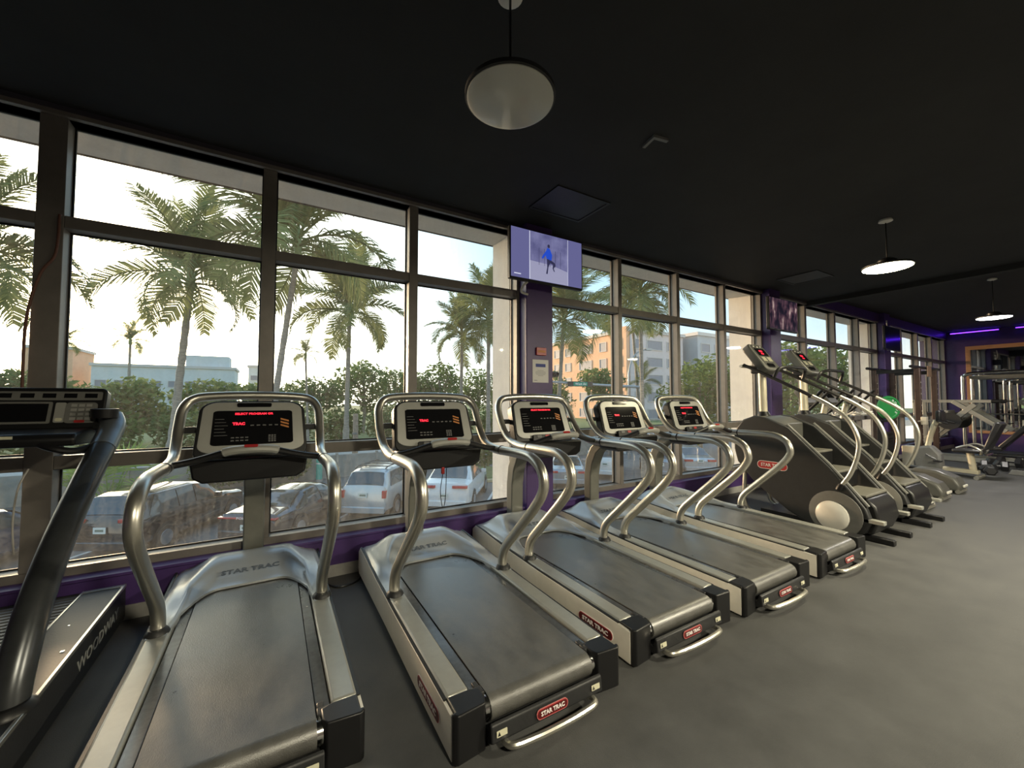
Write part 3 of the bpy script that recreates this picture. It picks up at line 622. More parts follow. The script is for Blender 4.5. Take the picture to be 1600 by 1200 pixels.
# ------------------------------------------------------------------ cross trainers, weight machines and small gear at the far end
def cross_trainer():
    t = empty('cross_trainer'); b = lambda mb, n, m, bev=0, par=t, seg=2: mb.build(n, M[m], par, bev, seg)
    b(MB().prism([(-.95, .03), (-.97, .12), (-.90, .24), (-.70, .33), (-.45, .34), (-.28, .24), (-.22, .05)], 'x', -.17, .17), 'rear_shroud', 'grey_dark', .05, seg=4)
    b(MB().box(-.10, .10, -.986, -.965, .10, .135), 'rear_light', 'white_plastic', .006); b(MB().tube([(-.20, -.93, .035), (.20, -.93, .035)], .03, 10), 'rear_stabiliser', 'rail_metal')
    b(MB().box(-.09, .09, -.3, .85, .03, .10), 'base_beam', 'dark_grey', .012); b(MB().tube([(-.28, .80, .035), (.28, .80, .035)], .032, 10), 'front_stabiliser', 'rail_metal')
    b(MB().tube(cr([(0, .72, .08), (0, .66, .6), (0, .56, 1.1), (0, .50, 1.38)], 4), .045, 12), 'mast', 'cream_metal')
    T = R(35); O = Vector((0, .46, 1.50)); xf = lambda p: O + Vector((1, 0, 0)) * p.x + Vector((0, math.sin(T), math.cos(T))) * p.y + Vector((0, -math.cos(T), math.sin(T))) * p.z
    c = b(MB(xf).prism(rrect(.34, .28, .05, 5), 'z', -.04, .03), 'console', 'grey_dark', .01); b(MB(xf).prism(rrect(.24, .14, .01, 3, 0, .03), 'z', .03, .033), 'display', 'black_gloss', 0, c)
    for s in (-1, 1):
        ph = .16 * s
        b(MB().tube(cr([(s * .27, .16 + ph, 1.62), (s * .28, .26 + ph, 1.50), (s * .27, .46 + ph * .6, 1.22), (s * .25, .56, .95)], 5), .021, 10), 'arm_grip', 'black_plastic')
        b(MB().tube(cr([(s * .25, .56, .96), (s * .25, .56 - ph * .4, .6), (s * .22, .46 - ph, .30)], 4), .026, 10), 'arm_link', 'white_plastic')
        b(MB().tube([(s * .22, .46 - ph, .30), (s * .18, -.15 - ph, .27), (s * .16, -.60, .24 + ph * .4)], .026, 10), 'pedal_bar', 'white_plastic')
        b(MB().box(s * .19 - .085, s * .19 + .085, -.30 - ph, .10 - ph, .29, .325), 'foot_plate', 'black_plastic', .012)
        b(MB().tube(cr([(s * .10, .40, 1.22), (s * .20, .30, 1.18), (s * .21, .18, 1.24)], 4), .017, 8), 'fixed_grip', 'white_plastic')
    return t
ct = cross_trainer(); CT = [(7.50, 2.70, 'nearest grey cross trainer right behind the far stair climber'), (8.42, 2.74, 'middle grey cross trainer of the three behind the stair climbers'), (9.26, 2.74, 'farthest grey cross trainer of the three, next to the recumbent bike')]
for i, (x, y, lb) in enumerate(CT):
    o = ct if i == 0 else copy_tree(ct); o.location = (x, y, 0); tag(o, lb, 'cross trainer', 'cross trainers behind the stair climbers')
def recumbent(x, y):
    t = empty('recumbent_bike', (x, y, 0)); tag(t, 'cream framed recumbent exercise bike with black padded seat', 'exercise bike'); b = lambda mb, n, m, bev=0, par=t: mb.build(n, M[m], par, bev)
    b(MB().prism([(-.05, .08), (.62, .10), (.62, .17), (-.05, .15)], 'x', -.08, .08), 'beam', 'cream_metal', .01)
    b(MB().tube([(-.25, -.05, .035), (.25, -.05, .035)], .035, 10), 'rear_stabiliser', 'rail_metal'); b(MB().tube([(-.25, .60, .035), (.25, .60, .035)], .035, 10), 'front_stabiliser', 'rail_metal')
    b(MB().box(-.20, .20, -.12, .26, .47, .54), 'seat', 'vinyl_black', .03); b(MB().tube([(0, .02, .12), (0, .06, .48)], .05, 12), 'seat_post', 'cream_metal')
    b(MB().prism([(-.12, .52), (-.20, .56), (-.38, 1.02), (-.33, 1.06), (-.28, 1.04)], 'x', -.20, .20), 'backrest', 'vinyl_black', .02)
    for s in (-1, 1):
        b(MB().tube(cr([(s * .26, .18, .56), (s * .27, .02, .62), (s * .26, -.12, .54), (s * .15, -.1, .46)], 4), .017, 8), 'seat_handle', 'rail_metal')
        b(MB().box(s * .20 - .05, s * .20 + .05, .50 + s * .12, .62 + s * .12, .36 + s * .10, .39 + s * .10), 'pedal', 'black_plastic', .01)
        b(MB().tube([(s * .13, .62, .38), (s * .15, .56 + s * .12, .37 + s * .10)], .016, 8), 'crank', 'chrome')
    b(MB().prism([(.40, .10), (.42, .40), (.55, .56), (.75, .52), (.82, .30), (.80, .08)], 'x', -.12, .12), 'drive_cover', 'grey_plastic', .04)
    b(MB().tube(cr([(0, .62, .5), (0, .56, .8), (0, .48, 1.05)], 4), .045, 12), 'mast', 'cream_metal'); b(MB().box(-.17, .17, .38, .46, 1.02, 1.25), 'console', 'black_plastic', .03)
    b(MB().tube(cr([(-.22, .28, 1.0), (-.2, .40, 1.04), (0, .45, 1.04), (.2, .40, 1.04), (.22, .28, 1.0)], 4), .016, 8), 'handlebar', 'black_plastic')
    return t
recumbent(11.2, 2.0)
def power_rack(x, y):
    t = empty('cable_tower', (x, y, 0)); tag(t, 'brown four-post cable tower rack with a black top bar by the far windows', 'weight machine'); b = lambda mb, n, m, bev=0, par=t: mb.build(n, M[m], par, bev)
    for px, py in ((-.55, -.35), (-.55, .35), (.55, -.35), (.55, .35)):
        b(MB().box(px - .045, px + .045, py - .045, py + .045, 0, 2.12), 'post', 'bronze_metal', .006)
        k = MB()
        for i in range(12): k.lathe([(.012, 0), (.012, .003)], (px, py - .046, .5 + i * .12), (0, -1, 0), 8)
        b(k, 'pin_holes', 'white_plastic')['kind'] = 'stuff'
    for py in (-.35, .35): b(MB().tube([(-.95, py, 2.14), (.95, py, 2.14)], .03, 10), 'top_bar', 'black_plastic')
    for px in (-.55, .55): b(MB().box(px - .035, px + .035, -.35, .35, 2.03, 2.11), 'side_beam', 'black_plastic', .005); b(MB().box(px - .04, px + .04, -.42, .42, 0, .06), 'foot', 'bronze_metal', .006)
    b(MB().box(-.13, .13, -.41, -.395, 1.95, 2.18), 'sign_plate', 'panel_brown', .004)
    b(MB().tube([(-.9, -.42, 1.02), (.9, -.42, 1.02)], .014, 10), 'barbell', 'chrome'); 
    for s in (-1, 1): b(MB().box(s * .55 - .06, s * .55 + .06, -.47, -.385, .94, 1.10), 'bar_catch', 'cream_metal', .006)
    for k in range(8): b(MB().box(-.16, .16, .26, .40, .12 + k * .075, .19 + k * .075), 'weight_plate', 'dark_grey', .005)
    b(MB().box(-.14, .14, -.25, .05, .0, .44), 'plyo_box', 'cream_metal', .006)
    return t
mat('panel_brown', (.25, .16, .10), .5, noise=.2)
power_rack(12.15, 3.17)
def leg_press(x, y):
    t = empty('leg_press', (x, y, 0)); tag(t, 'silver framed incline leg press with black padding before the end wall', 'weight machine'); b = lambda mb, n, m, bev=0, par=t: mb.build(n, M[m], par, bev)
    def beam(a, c, w=.05, n='frame_beam', m='silver_paint'):
        a, c = Vector(a), Vector(c); d = (c - a).normalized(); u = Vector((1, 0, 0)); v = d.cross(u).normalized(); q = MB(); i = q.av([p + u * sx * w + v * sy * w for p in (a, c) for sx, sy in ((-1, -1), (1, -1), (1, 1), (-1, 1))])
        q.f += [(i, i + 1, i + 2, i + 3)[::-1], (i + 4, i + 5, i + 6, i + 7)] + [(i + k, i + (k + 1) % 4, i + 4 + (k + 1) % 4, i + 4 + k) for k in range(4)]
        return b(q, n, m, .006)
    for s in (-1, 1):
        beam((s * .35, .85, .35), (s * .35, -.10, 1.35)); beam((s * .35, .95, 1.42), (s * .35, -.35, 1.42), .035); beam((s * .35, .25, 1.42), (s * .35, -.55, .75), .045)
        beam((s * .35, -.9, .06), (s * .35, 1.0, .06)); beam((s * .35, .9, .06), (s * .35, .9, 1.42), .035)
        b(MB().tube([(s * .35, -.35, 1.42), (s * .35, -.47, 1.42)], .045, 12), 'end_grip', 'black_plastic')
        b(MB().lathe([(.20, 0), (.20, .04)], (s * .44, .30, .95), (s, 0, 0), 28), 'weight_plate', 'dark_grey')
    b(MB().box(-.30, .30, .35, .42, .75, 1.2), 'foot_plate', 'silver_paint', .01); b(MB().prism([(-.45, .35), (-.38, .40), (-.85, 1.0), (-.93, .96)], 'x', -.22, .22), 'backrest', 'vinyl_black', .02); b(MB().box(-.22, .22, -.45, -.05, .30, .38), 'seat', 'vinyl_black', .02)
    return t
leg_press(14.3, 2.55)
def smith(x, y):
    t = empty('smith_machine', (x, y, 0)); tag(t, 'silver tube smith machine rack standing in front of the wall mirror', 'weight machine'); b = lambda mb, n, m, bev=0, par=t: mb.build(n, M[m], par, bev)
    for s in (-1, 1):
        b(MB().tube(cr([(s * .45, .60, .04), (s * .45, .60, 1.0), (s * .45, .60, 1.95), (s * .45, .57, 2.06), (s * .45, .45, 2.12), (s * .45, 0, 2.13), (s * .45, -.9, 2.13), (s * .45, -1.3, 2.10), (s * .45, -1.38, 1.95), (s * .45, -1.38, .04)], 4), .042, 12), 'side_frame', 'chrome')
        b(MB().tube([(s * .45, .60, .05), (s * .45, -1.38, .05)], .04, 10), 'floor_tube', 'chrome')
        b(MB().tube([(0, .40 if s > 0 else -1.15, .06), (0, .40 if s > 0 else -1.15, 2.1)], .016, 10), 'guide_rod', 'chrome')
        b(MB().lathe([(.19, 0), (.19, .05), (.05, .055)], (0, .68 if s > 0 else -1.5, 1.10), (0, s, 0), 28), 'weight_plate', 'dark_grey')
    for yy, zz in ((.30, 2.10), (-1.0, 2.10), (.30, .05), (-1.0, .05)): b(MB().tube([(-.45, yy, zz), (.45, yy, zz)], .035, 10), 'cross_tube', 'chrome')
    b(MB().tube([(0, .80, 1.10), (0, -1.6, 1.10)], .016, 10), 'barbell', 'chrome')
    for k in range(3): b(MB().tube([(.45, .60, .7 + k * .35), (.45, .45, .72 + k * .35)], .016, 8), 'storage_peg', 'black_plastic')
    b(MB().prism([(-.35, 1.98), (.35, 1.98), (.45, 2.06), (-.45, 2.06)], 'y', -1.3, .5), 'top_panel', 'silver_paint', .006)
    return t
smith(15.6, 2.25)
# green bumper plate leaning on the rack, ball, floor weights
t = empty('bumper_plate', (10.9, 3.10, 1.29)); tag(t, 'round green rubber bumper plate stored upright on a black stand', 'weight plate')
MB().lathe([(.05, -.03), (.235, -.03), (.245, 0), (.235, .03), (.20, .032), (.19, .02), (.05, .02)], (0, 0, 0), (-.45, -.89, 0), 40).build('plate', M['green_plate'], t)
for k, ch in enumerate('ROGUE'):
    a = R(60 - k * 24); q = Vector((.89, -.45, 0)) * math.cos(a) * .165 + Vector((0, 0, 1)) * math.sin(a) * .165 + Vector((-.45, -.89, 0)) * .021
    put(text_mesh(ch, .07, M['letter_white'], .001), 'lettering', t, frame(q, Vector((.89, -.45, 0)) * math.sin(a) - Vector((0, 0, 1)) * math.cos(a), Vector((.89, -.45, 0)) * math.cos(a) + Vector((0, 0, 1)) * math.sin(a)))
t = empty('plate_stand', (10.92, 3.17, 0)); tag(t, 'black upright stand holding the green bumper plate', 'stand')
MB().box(-.25, .25, -.05, .15, 0, .05).build('base', M['black_plastic'], t, .008); MB().box(-.05, .05, .03, .12, .05, 1.55).build('post', M['black_plastic'], t, .006)
MB().box(-.20, .20, -.10, .03, 1.0, 1.04).build('shelf', M['black_plastic'], t, .006)
random.seed(4)
for i, (x, y, r, rz, lb) in enumerate(((12.05, 1.98, .085, 20, 'black hex dumbbell on the floor nearest the cross trainers'), (12.42, 2.10, .085, 60, 'black hex dumbbell lying second from the cross trainers'), (12.8, 2.02, .10, 100, 'black hex dumbbell lying third from the cross trainers'), (13.2, 2.06, .10, 35, 'larger black hex dumbbell second from the end wall side'), (13.65, 1.93, .11, 80, 'black hex dumbbell on the floor nearest the end wall'))):
    t = empty('dumbbell', (x, y, r), R(rz)); tag(t, lb, 'dumbbell', 'dumbbells on the floor by the end wall')
    MB().tube([(-.09, 0, 0), (.09, 0, 0)], .018, 10).build('handle', M['chrome'], t)
    for s in (-1, 1): MB().lathe([(r * .8, 0), (r * 1.1, .02), (r * 1.1, .09), (r * .8, .11)], (s * .08, 0, 0), (s, 0, 0), 6).build('head', M['vinyl_black'], t, angle=20)
t = empty('step_platform', (12.45, 1.42, 0), R(85)); tag(t, 'low grey step platform on the floor beside the dumbbells', 'step platform')
MB().prism([(-.35, .0), (-.30, .10), (.30, .10), (.35, 0)], 'y', -.16, .16).build('body', M['grey_plastic'], t, .01); MB().box(-.29, .29, -.14, .14, .10, .112).build('mat_top', M['dark_grey'], t, .004)
# ------------------------------------------------------------------ outside: parking lot one storey down, wall, road, cars, palms, trees, buildings
G = -2.75
ORD = 'first second third fourth fifth sixth seventh eighth ninth tenth eleventh twelfth thirteenth fourteenth fifteenth'.split()
mat('asphalt', (.16, .155, .15), .85, noise=.2, nscale=2, bump=.3, bscale=40)
mat('road', (.42, .40, .37), .9, noise=.1, nscale=.6)
mat('line_paint', (.70, .69, .65), .7, noise=.1)
mat('concrete', (.34, .31, .27), .9, noise=.2, nscale=1.5, bump=.4, bscale=20)
mat('lawn', (.12, .17, .05), .95, noise=.35, nscale=3, bump=.6, bscale=25)
struct(MB().box(-45, 60, 4.3, 24.0, G - .2, G).build('ground_parking', M['asphalt']), 'grey asphalt parking lot below the windows', 'ground')
struct(MB().box(-90, 130, 24.0, 34.0, G - .2, -1.95).build('ground_road', M['road']), 'pale street running behind the parked cars', 'road')
struct(MB().box(-160, 220, 34.0, 260, G - .2, -1.9).build('ground_verge', M['lawn']), 'green verge beyond the street', 'ground')
H36 = R(36); HD = Vector((math.sin(H36), math.cos(H36), 0))
for k, lx in enumerate((-9.9, -5.9, -2.5, .6, 3.45, 6.65, 9.4)):
    o = Vector((lx, 13.4, G)); 
    pl = [o, o + HD * 5.6]; n = Vector((HD.y, -HD.x, 0)) * .05
    tag(MB().prism([(p.x, p.y) for p in (pl[0] - n, pl[1] - n, pl[1] + n, pl[0] + n)][::-1], 'z', G, G + .006).build('parking_line', M['line_paint']), ORD[k] + ' white painted parking bay line from the left on the asphalt', 'bay line', 'parking bay lines')
# low concrete wall of separate panels
t = empty('boundary_wall', (0, 23.7, G)); tag(t, 'low weathered concrete wall behind the parked cars', 'wall')
for k in range(24):
    x = -20 + k * 2.1
    MB().box(x, x + 2.04, -.08, .08, 0, 1.22).build('wall_panel', M['concrete'], t, .01); MB().box(x - .09, x + .03, -.13, .13, 0, 1.32).build('wall_post', M['concrete'], t, .01)
mat('teal_paint', (.02, .42, .32), .5); mat('bark', (.30, .24, .18), .9, noise=.3, nscale=6, bump=.6, bscale=25)
t = empty('teal_post', (2.15, 23.0, G)); tag(t, 'bright teal painted post standing at the concrete wall', 'post')
MB().lathe([(.15, 0), (.15, 2.05), (.10, 2.12)], n=16).build('pole', M['teal_paint'], t); MB().lathe([(.17, 0), (.17, .12)], n=16).build('foot', M['concrete'], t); MB().lathe([(.155, .9), (.155, .96)], n=16).build('band', M['line_paint'], t)
t = empty('utility_pole', (4.15, 24.6, -1.95)); tag(t, 'brown wooden utility pole stub behind the silver off-roader', 'pole')
MB().tube([(0, 0, 0), (.02, 0, 1.6), (.0, 0, 2.6)], [.17, .15, .14], 12).build('pole', M['bark'], t); MB().lathe([(.15, 1.4), (.16, 1.43), (.16, 1.50), (.15, 1.53)], n=12).build('strap', M['grey_plastic'], t)

# ---- cars: local +y forward, origin on the ground under the rear bumper
mat('tyre', (.02, .02, .02), .8); mat('rim', (.45, .45, .46), .3, .8); mat('tail_red', (.45, .02, .02), .2, coat=.5); mat('head_lens', (.6, .62, .65), .1)
mat('car_glass', (.03, .045, .05), .06, coat=.6); mat('plate_white', (.70, .72, .66), .5); mat('car_trim', (.02, .02, .02), .45); mat('plate_ink', (.12, .18, .14), .5)
def car(name, label, loc, rz, paint, L, W, st, win, rearwin, lights, roofrails=False, hatch=True, letters=None, plate_z=.85, cabin_paint=None):
    # st: stations (y, z_bottom, z_belt, z_roof, half_width, roof_half_width)
    t = empty(name, (loc[0], loc[1], G), rz); tag(t, label, 'car', 'cars parked below the windows')
    def sec(y):
        if y <= st[0][0]: a = b = st[0]; f = 0
        elif y >= st[-1][0]: a = b = st[-1]; f = 0
        else:
            for a, b in zip(st, st[1:]):
                if a[0] <= y <= b[0]: f = (y - a[0]) / (b[0] - a[0]); break
        f = f * f * (3 - 2 * f) * .5 + f * .5
        zb, zm, zr, w, wr = (a[k] + (b[k] - a[k]) * f for k in range(1, 6))
        P = [(w * .88, zb), (w * .985, zb + .10), (w, zb + (zm - zb) * .45), (w * .985, zm - .10), (w * .95, zm), (wr + (w * .95 - wr) * .5, zm + (zr - zm) * .52), (wr, zr - .07 * min(1, (zr - zm) * 2.5)), (wr * .82, zr - .012), (0, zr)]
        return P
    def surf(y, q):            # q 0..8 along the half section
        P = sec(y); i = min(int(q), 7); f = q - i
        return Vector((P[i][0] + (P[i + 1][0] - P[i][0]) * f, y, P[i][1] + (P[i + 1][1] - P[i][1]) * f))
    ys = sorted({st[0][0] + (st[-1][0] - st[0][0]) * k / 44 for k in range(45)} | {s[0] for s in st})
    m = MB(); rows = []
    for y in ys:
        P = sec(y); pts = [(x, y, z) for x, z in P] + [(-x, y, z) for x, z in P[-2::-1]]; rows.append(m.av(pts)); n = len(pts)
    for a, b in zip(rows, rows[1:]): m.f += [(a + k, b + k, b + k + 1, a + k + 1) for k in range(n - 1)] + [(a + n - 1, b + n - 1, b, a)]
    m.f += [tuple(rows[0] + k for k in range(n)), tuple(rows[-1] + k for k in range(n))[::-1]]
    body = m.build('body', M[paint], t, angle=28)
    def patch(nm, f, m_, par=body, nu=8, nv=4): return MB().grid(f, nu, nv).build(nm, M[m_], par)
    for s in (-1, 1):
        for (ya, yb, yc, yd) in win:      # bottom-left, bottom-right, top-right, top-left
            def f(u, v, s=s):
                y = (ya + (yb - ya) * u) * (1 - v) + (yd + (yc - yd) * u) * v; p = surf(y, 4.12 + 1.72 * v); return (s * (p.x + .012), p.y, p.z + .004)
            patch('side_window', f, 'car_glass')
    def rw(u, v):
        y = rearwin[0] + (rearwin[1] - rearwin[0]) * v; P = sec(y); x = (u - .5) * 2 * P[6][0] * (.90 if v > .5 else .96); zz = P[8][1] if rearwin[2] else 0
        return (x, y - .012 - .03 * (1 - abs(u - .5) * 2) * 0, zz + .012 - .05 * (abs(u - .5) * 2) ** 3 * .6)
    patch('rear_window', rw, 'car_glass')
    def fw(u, v):
        y = rearwin[3] + (rearwin[4] - rearwin[3]) * v; P = sec(y); x = (u - .5) * 2 * P[6][0] * .92
        return (x, y + .012, P[8][1] + .014 - .03 * (abs(u - .5) * 2) ** 3)
    patch('windscreen', fw, 'car_glass')
    w0 = st[0][4]
    for s in (-1, 1):
        lz, lh, lw, red = lights
        MB().box(min(s * (w0 - lw), s * (w0 + .01)), max(s * (w0 - lw), s * (w0 + .01)), -.025, .16, lz, lz + lh).build('tail_light', M['tail_red'], body, .015)
        MB().box(min(s * (w0 - .30), s * w0), max(s * (w0 - .30), s * w0), L - .22, L - .03, .62, .74).build('head_light', M['head_lens'], body, .02)
        MB().prism([(s * (w0 * 1.06), L * .63), (s * (w0 * 1.06 + .20), L * .625), (s * (w0 * 1.06 + .20), L * .60), (s * (w0 * 1.06), L * .60)][::s], 'z', st[5][2] + .02, st[5][2] + .16).build('wing_mirror', M[paint], body, .02)
        for wy in (L * .20, L * .80):
            w = MB().lathe([(.20, -.01), (.33, -.02), (.345, .02), (.345, .19), (.33, .21), (.20, .20)], (s * (W / 2 - .19), wy, .345), (s, 0, 0), 28).build('wheel', M['tyre'], t)
            MB().lathe([(.06, .215), (.21, .205), (.225, .19), (.225, .17)], (s * (W / 2 - .19), wy, .345), (s, 0, 0), 20).build('rim', M['rim'], w)
            MB().lathe([(.40, 0), (.40, .006)], (s * (W / 2 - .005), wy, .375), (s, 0, 0), 28).build('wheel_arch', M['car_trim'], body)
        if roofrails: MB().tube([(s * .56, L * .12, st[3][3] + .02), (s * .56, L * .16, st[3][3] + .07), (s * .56, L * .50, st[3][3] + .07), (s * .56, L * .55, st[3][3] + .02)], .022, 8).build('roof_rail', M['car_trim'], body)
    if roofrails:
        for yy in (.18, .30, .44): MB().box(-.56, .56, L * yy - .02, L * yy + .02, st[3][3] + .06, st[3][3] + .085).build('roof_bar', M['car_trim'], body)
    MB().box(-w0 * .96, w0 * .96, -.06, .04, .30, .52).build('rear_bumper', M['car_trim'] if not hatch else M[paint], body, .03)
    p = MB().box(-.16, .16, -.045, -.03, plate_z - .08, plate_z + .08).build('number_plate', M['plate_white'], body); MB().box(-.11, .11, -.047, -.045, plate_z - .03, plate_z + .03).build('plate_print', M['plate_ink'], p)
    if letters: put(text_mesh(letters, .085, M['line_paint'], .002, .002, 1.6), 'lettering', body, frame((0, -.035, lights[0] + .03), (1, 0, 0), (0, 0, 1)))
    return t
def suv_st(L, w, hb, hr): return [(0, .36, .86, .98, w * .93, w * .74), (.10, .32, hb, hb + .12, w * .97, w * .80), (.45, .30, hb, hr - .06, w, w * .76), (.75, .30, hb, hr, w, w * .77), (L * .45, .30, hb - .02, hr, w, w * .78), (L * .56, .30, hb - .03, hr - .07, w, w * .76), (L * .73, .30, hb - .06, hb + .04, w, w * .80), (L * .93, .32, hb - .18, hb - .08, w * .95, w * .74), (L, .36, .62, .70, w * .82, w * .60)]
def sed_st(L, w, hb, hr): return [(0, .36, .74, .84, w * .90, w * .72), (.12, .32, hb - .02, hb + .05, w * .96, w * .78), (.70, .28, hb, hb + .12, w, w * .76), (1.50, .28, hb, hr - .04, w, w * .70), (L * .46, .28, hb - .02, hr, w, w * .70), (L * .54, .28, hb - .03, hr - .05, w, w * .69), (L * .72, .28, hb - .06, hb + .03, w, w * .78), (L * .93, .30, hb - .20, hb - .12, w * .94, w * .72), (L, .34, .58, .66, w * .80, w * .58)]
mat('paint_black', (.012, .014, .018), .12, coat=.8); mat('paint_navy', (.02, .04, .075), .12, coat=.8); mat('paint_silver', (.50, .50, .49), .25, .4, coat=.5); mat('paint_white', (.70, .70, .69), .2, coat=.6); mat('paint_grey', (.30, .32, .34), .2, .4, coat=.5); mat('soft_top', (.10, .30, .33), .7)
suvw = lambda L: [(.42, L * .30, L * .30, .70), (L * .31, L * .44, L * .44, L * .31), (L * .45, L * .66, L * .54, L * .45)]
sedw = lambda L: [(L * .20, L * .44, L * .44, L * .33), (L * .45, L * .67, L * .54, L * .45)]
srw = lambda L: (.12, .42, 1, L * .58, L * .71); drw = lambda L: (.72, 1.44, 1, L * .56, L * .70)
car('parked_suv', 'black hatchback-tailed crossover parked behind the first grey treadmill', (-3.75, 14.5), -R(30), 'paint_black', 4.6, 1.86, suv_st(4.6, .92, 1.05, 1.66), suvw(4.6), srw(4.6), (1.0, .10, .42, 1), plate_z=.82)
car('parked_sports_sedan', 'black low sports sedan with a white lettered tail strip, right of the black crossover', (-.55, 13.6), -H36, 'paint_black', 4.95, 1.95, sed_st(4.95, .96, .92, 1.40), sedw(4.95), drw(4.95), (.84, .05, .95, 1), letters='PORSCHE', plate_z=.62)
car('parked_off_roader', 'silver boxy off-roader with roof rails parked between the first two treadmills', (2.75, 14.6), -H36, 'paint_silver', 4.65, 1.73, suv_st(4.65, .86, 1.12, 1.72), suvw(4.65), srw(4.65), (.82, .26, .13, 1), roofrails=True, plate_z=.92)
car('parked_coupe_suv', 'white coupe-backed crossover parked right of the silver off-roader', (5.45, 14.0), -H36, 'paint_white', 4.75, 1.95, sed_st(4.75, .97, 1.08, 1.66), sedw(4.75), drw(4.75), (.96, .10, .55, 1), plate_z=.70)
car('parked_hatchback', 'dark blue car at the far left behind the slat treadmill', (-7.6, 13.6), -R(30), 'paint_navy', 4.5, 1.82, suv_st(4.5, .90, .98, 1.50), suvw(4.5), srw(4.5), (.92, .12, .35, 1))
car('parked_convertible', 'grey car with a teal top left of the white wagon, behind the third treadmill', (11.9, 14.8), -H36, 'paint_grey', 4.5, 1.80, sed_st(4.5, .90, .92, 1.42), sedw(4.5), drw(4.5), (.78, .10, .35, 1), plate_z=.6)
car('parked_wagon', 'white wagon parked behind the fourth treadmill', (15.0, 15.6), -R(46), 'paint_white', 4.6, 1.86, suv_st(4.6, .92, 1.05, 1.64), suvw(4.6), srw(4.6), (.95, .12, .3, 1))
car('parked_saloon', 'silver saloon with red tail lights parked at the right end of the lot', (20.3, 13.7), -R(38), 'paint_silver', 4.7, 1.84, sed_st(4.7, .92, .95, 1.46), sedw(4.7), drw(4.7), (.80, .12, .45, 1))
car('parked_compact', 'dark grey compact car parked between the white wagon and the silver saloon', (17.4, 14.0), -R(46), 'paint_grey', 4.3, 1.78, suv_st(4.3, .88, 1.0, 1.52), suvw(4.3), srw(4.3), (.9, .12, .3, 1))

# ---- plants
def leaf_mat(name, c1, c2, trans=.35):
    m = bpy.data.materials.new(name); m.use_nodes = True; nt = m.node_tree; nt.nodes.clear(); N = nt.nodes.new; L = nt.links.new
    out = N('ShaderNodeOutputMaterial'); g = N('ShaderNodeNewGeometry'); r = N('ShaderNodeValToRGB'); L(g.outputs['Random Per Island'], r.inputs[0])
    r.color_ramp.elements[0].color = (*c1, 1); r.color_ramp.elements[1].color = (*c2, 1)
    d = N('ShaderNodeBsdfDiffuse'); t = N('ShaderNodeBsdfTranslucent'); L(r.outputs[0], d.inputs[0]); L(r.outputs[0], t.inputs[0])
    x = N('ShaderNodeMixShader'); x.inputs[0].default_value = trans; L(d.outputs[0], x.inputs[1]); L(t.outputs[0], x.inputs[2]); L(x.outputs[0], out.inputs['Surface']); M[name] = m
leaf_mat('palm_leaf', (.14, .17, .07), (.24, .27, .11)); leaf_mat('tree_leaf', (.10, .15, .05), (.24, .29, .11), .4); leaf_mat('dark_leaf', (.07, .12, .035), (.17, .24, .07), .35); leaf_mat('dry_leaf', (.30, .22, .10), (.42, .33, .16), .4); leaf_mat('fan_leaf', (.20, .30, .07), (.34, .46, .14), .4)
mat('palm_trunk', (.30, .265, .22), .9, noise=.35, nscale=4, bump=.8, bscale=18, stretch=(1, 1, 5)); mat('crown_shaft', (.20, .26, .10), .6, noise=.2)
random.seed(11)
def frond_mesh(droop, seed, L=1.0, n=52):
    # unit-length feather leaf growing along +x, arching down; leaflets hang from the rib
    rnd = random.Random(seed); m = MB(); P = []
    for k in range(13):
        s = k / 12; ang = .55 - droop * s * 1.25
        P.append(Vector((0, 0, 0)) if not k else P[-1] + Vector((math.cos(ang), 0, math.sin(ang))) / 12)
    m.tube(P, [.012 * (1 - k / 14) for k in range(13)], 5)
    def at(s):
        f = s * 12; i = min(int(f), 11); return P[i].lerp(P[i + 1], f - i), (P[i + 1] - P[i]).normalized()
    for k in range(n):
        s = .14 + .86 * (k + rnd.random() * .5) / n; p, d = at(s); ln = (.30 * math.sin(math.pi * min(.96, .16 + s * .86)) ** .7 + .05) * rnd.uniform(.85, 1.12)
        up = Vector((-d.z, 0, d.x))
        for sd_ in (-1, 1):
            dr = (d * .62 + Vector((0, sd_, 0)) * .72 + up * rnd.uniform(.02, .30)).normalized(); mid = p + dr * ln * .5; tip = p + dr * ln * .92 + Vector((0, 0, -ln * rnd.uniform(.18, .42))); w = d * .0085
            i = m.av([p - w, p + w, mid + w * 1.1, mid - w * 1.1, tip]); m.f += [(i, i + 1, i + 2, i + 3), (i + 3, i + 2, i + 4)]
    return m.mesh('frond', M['palm_leaf'], 180)
FR = [frond_mesh(d, k) for k, d in enumerate((.35, .75, 1.15, 1.55, 2.0))]
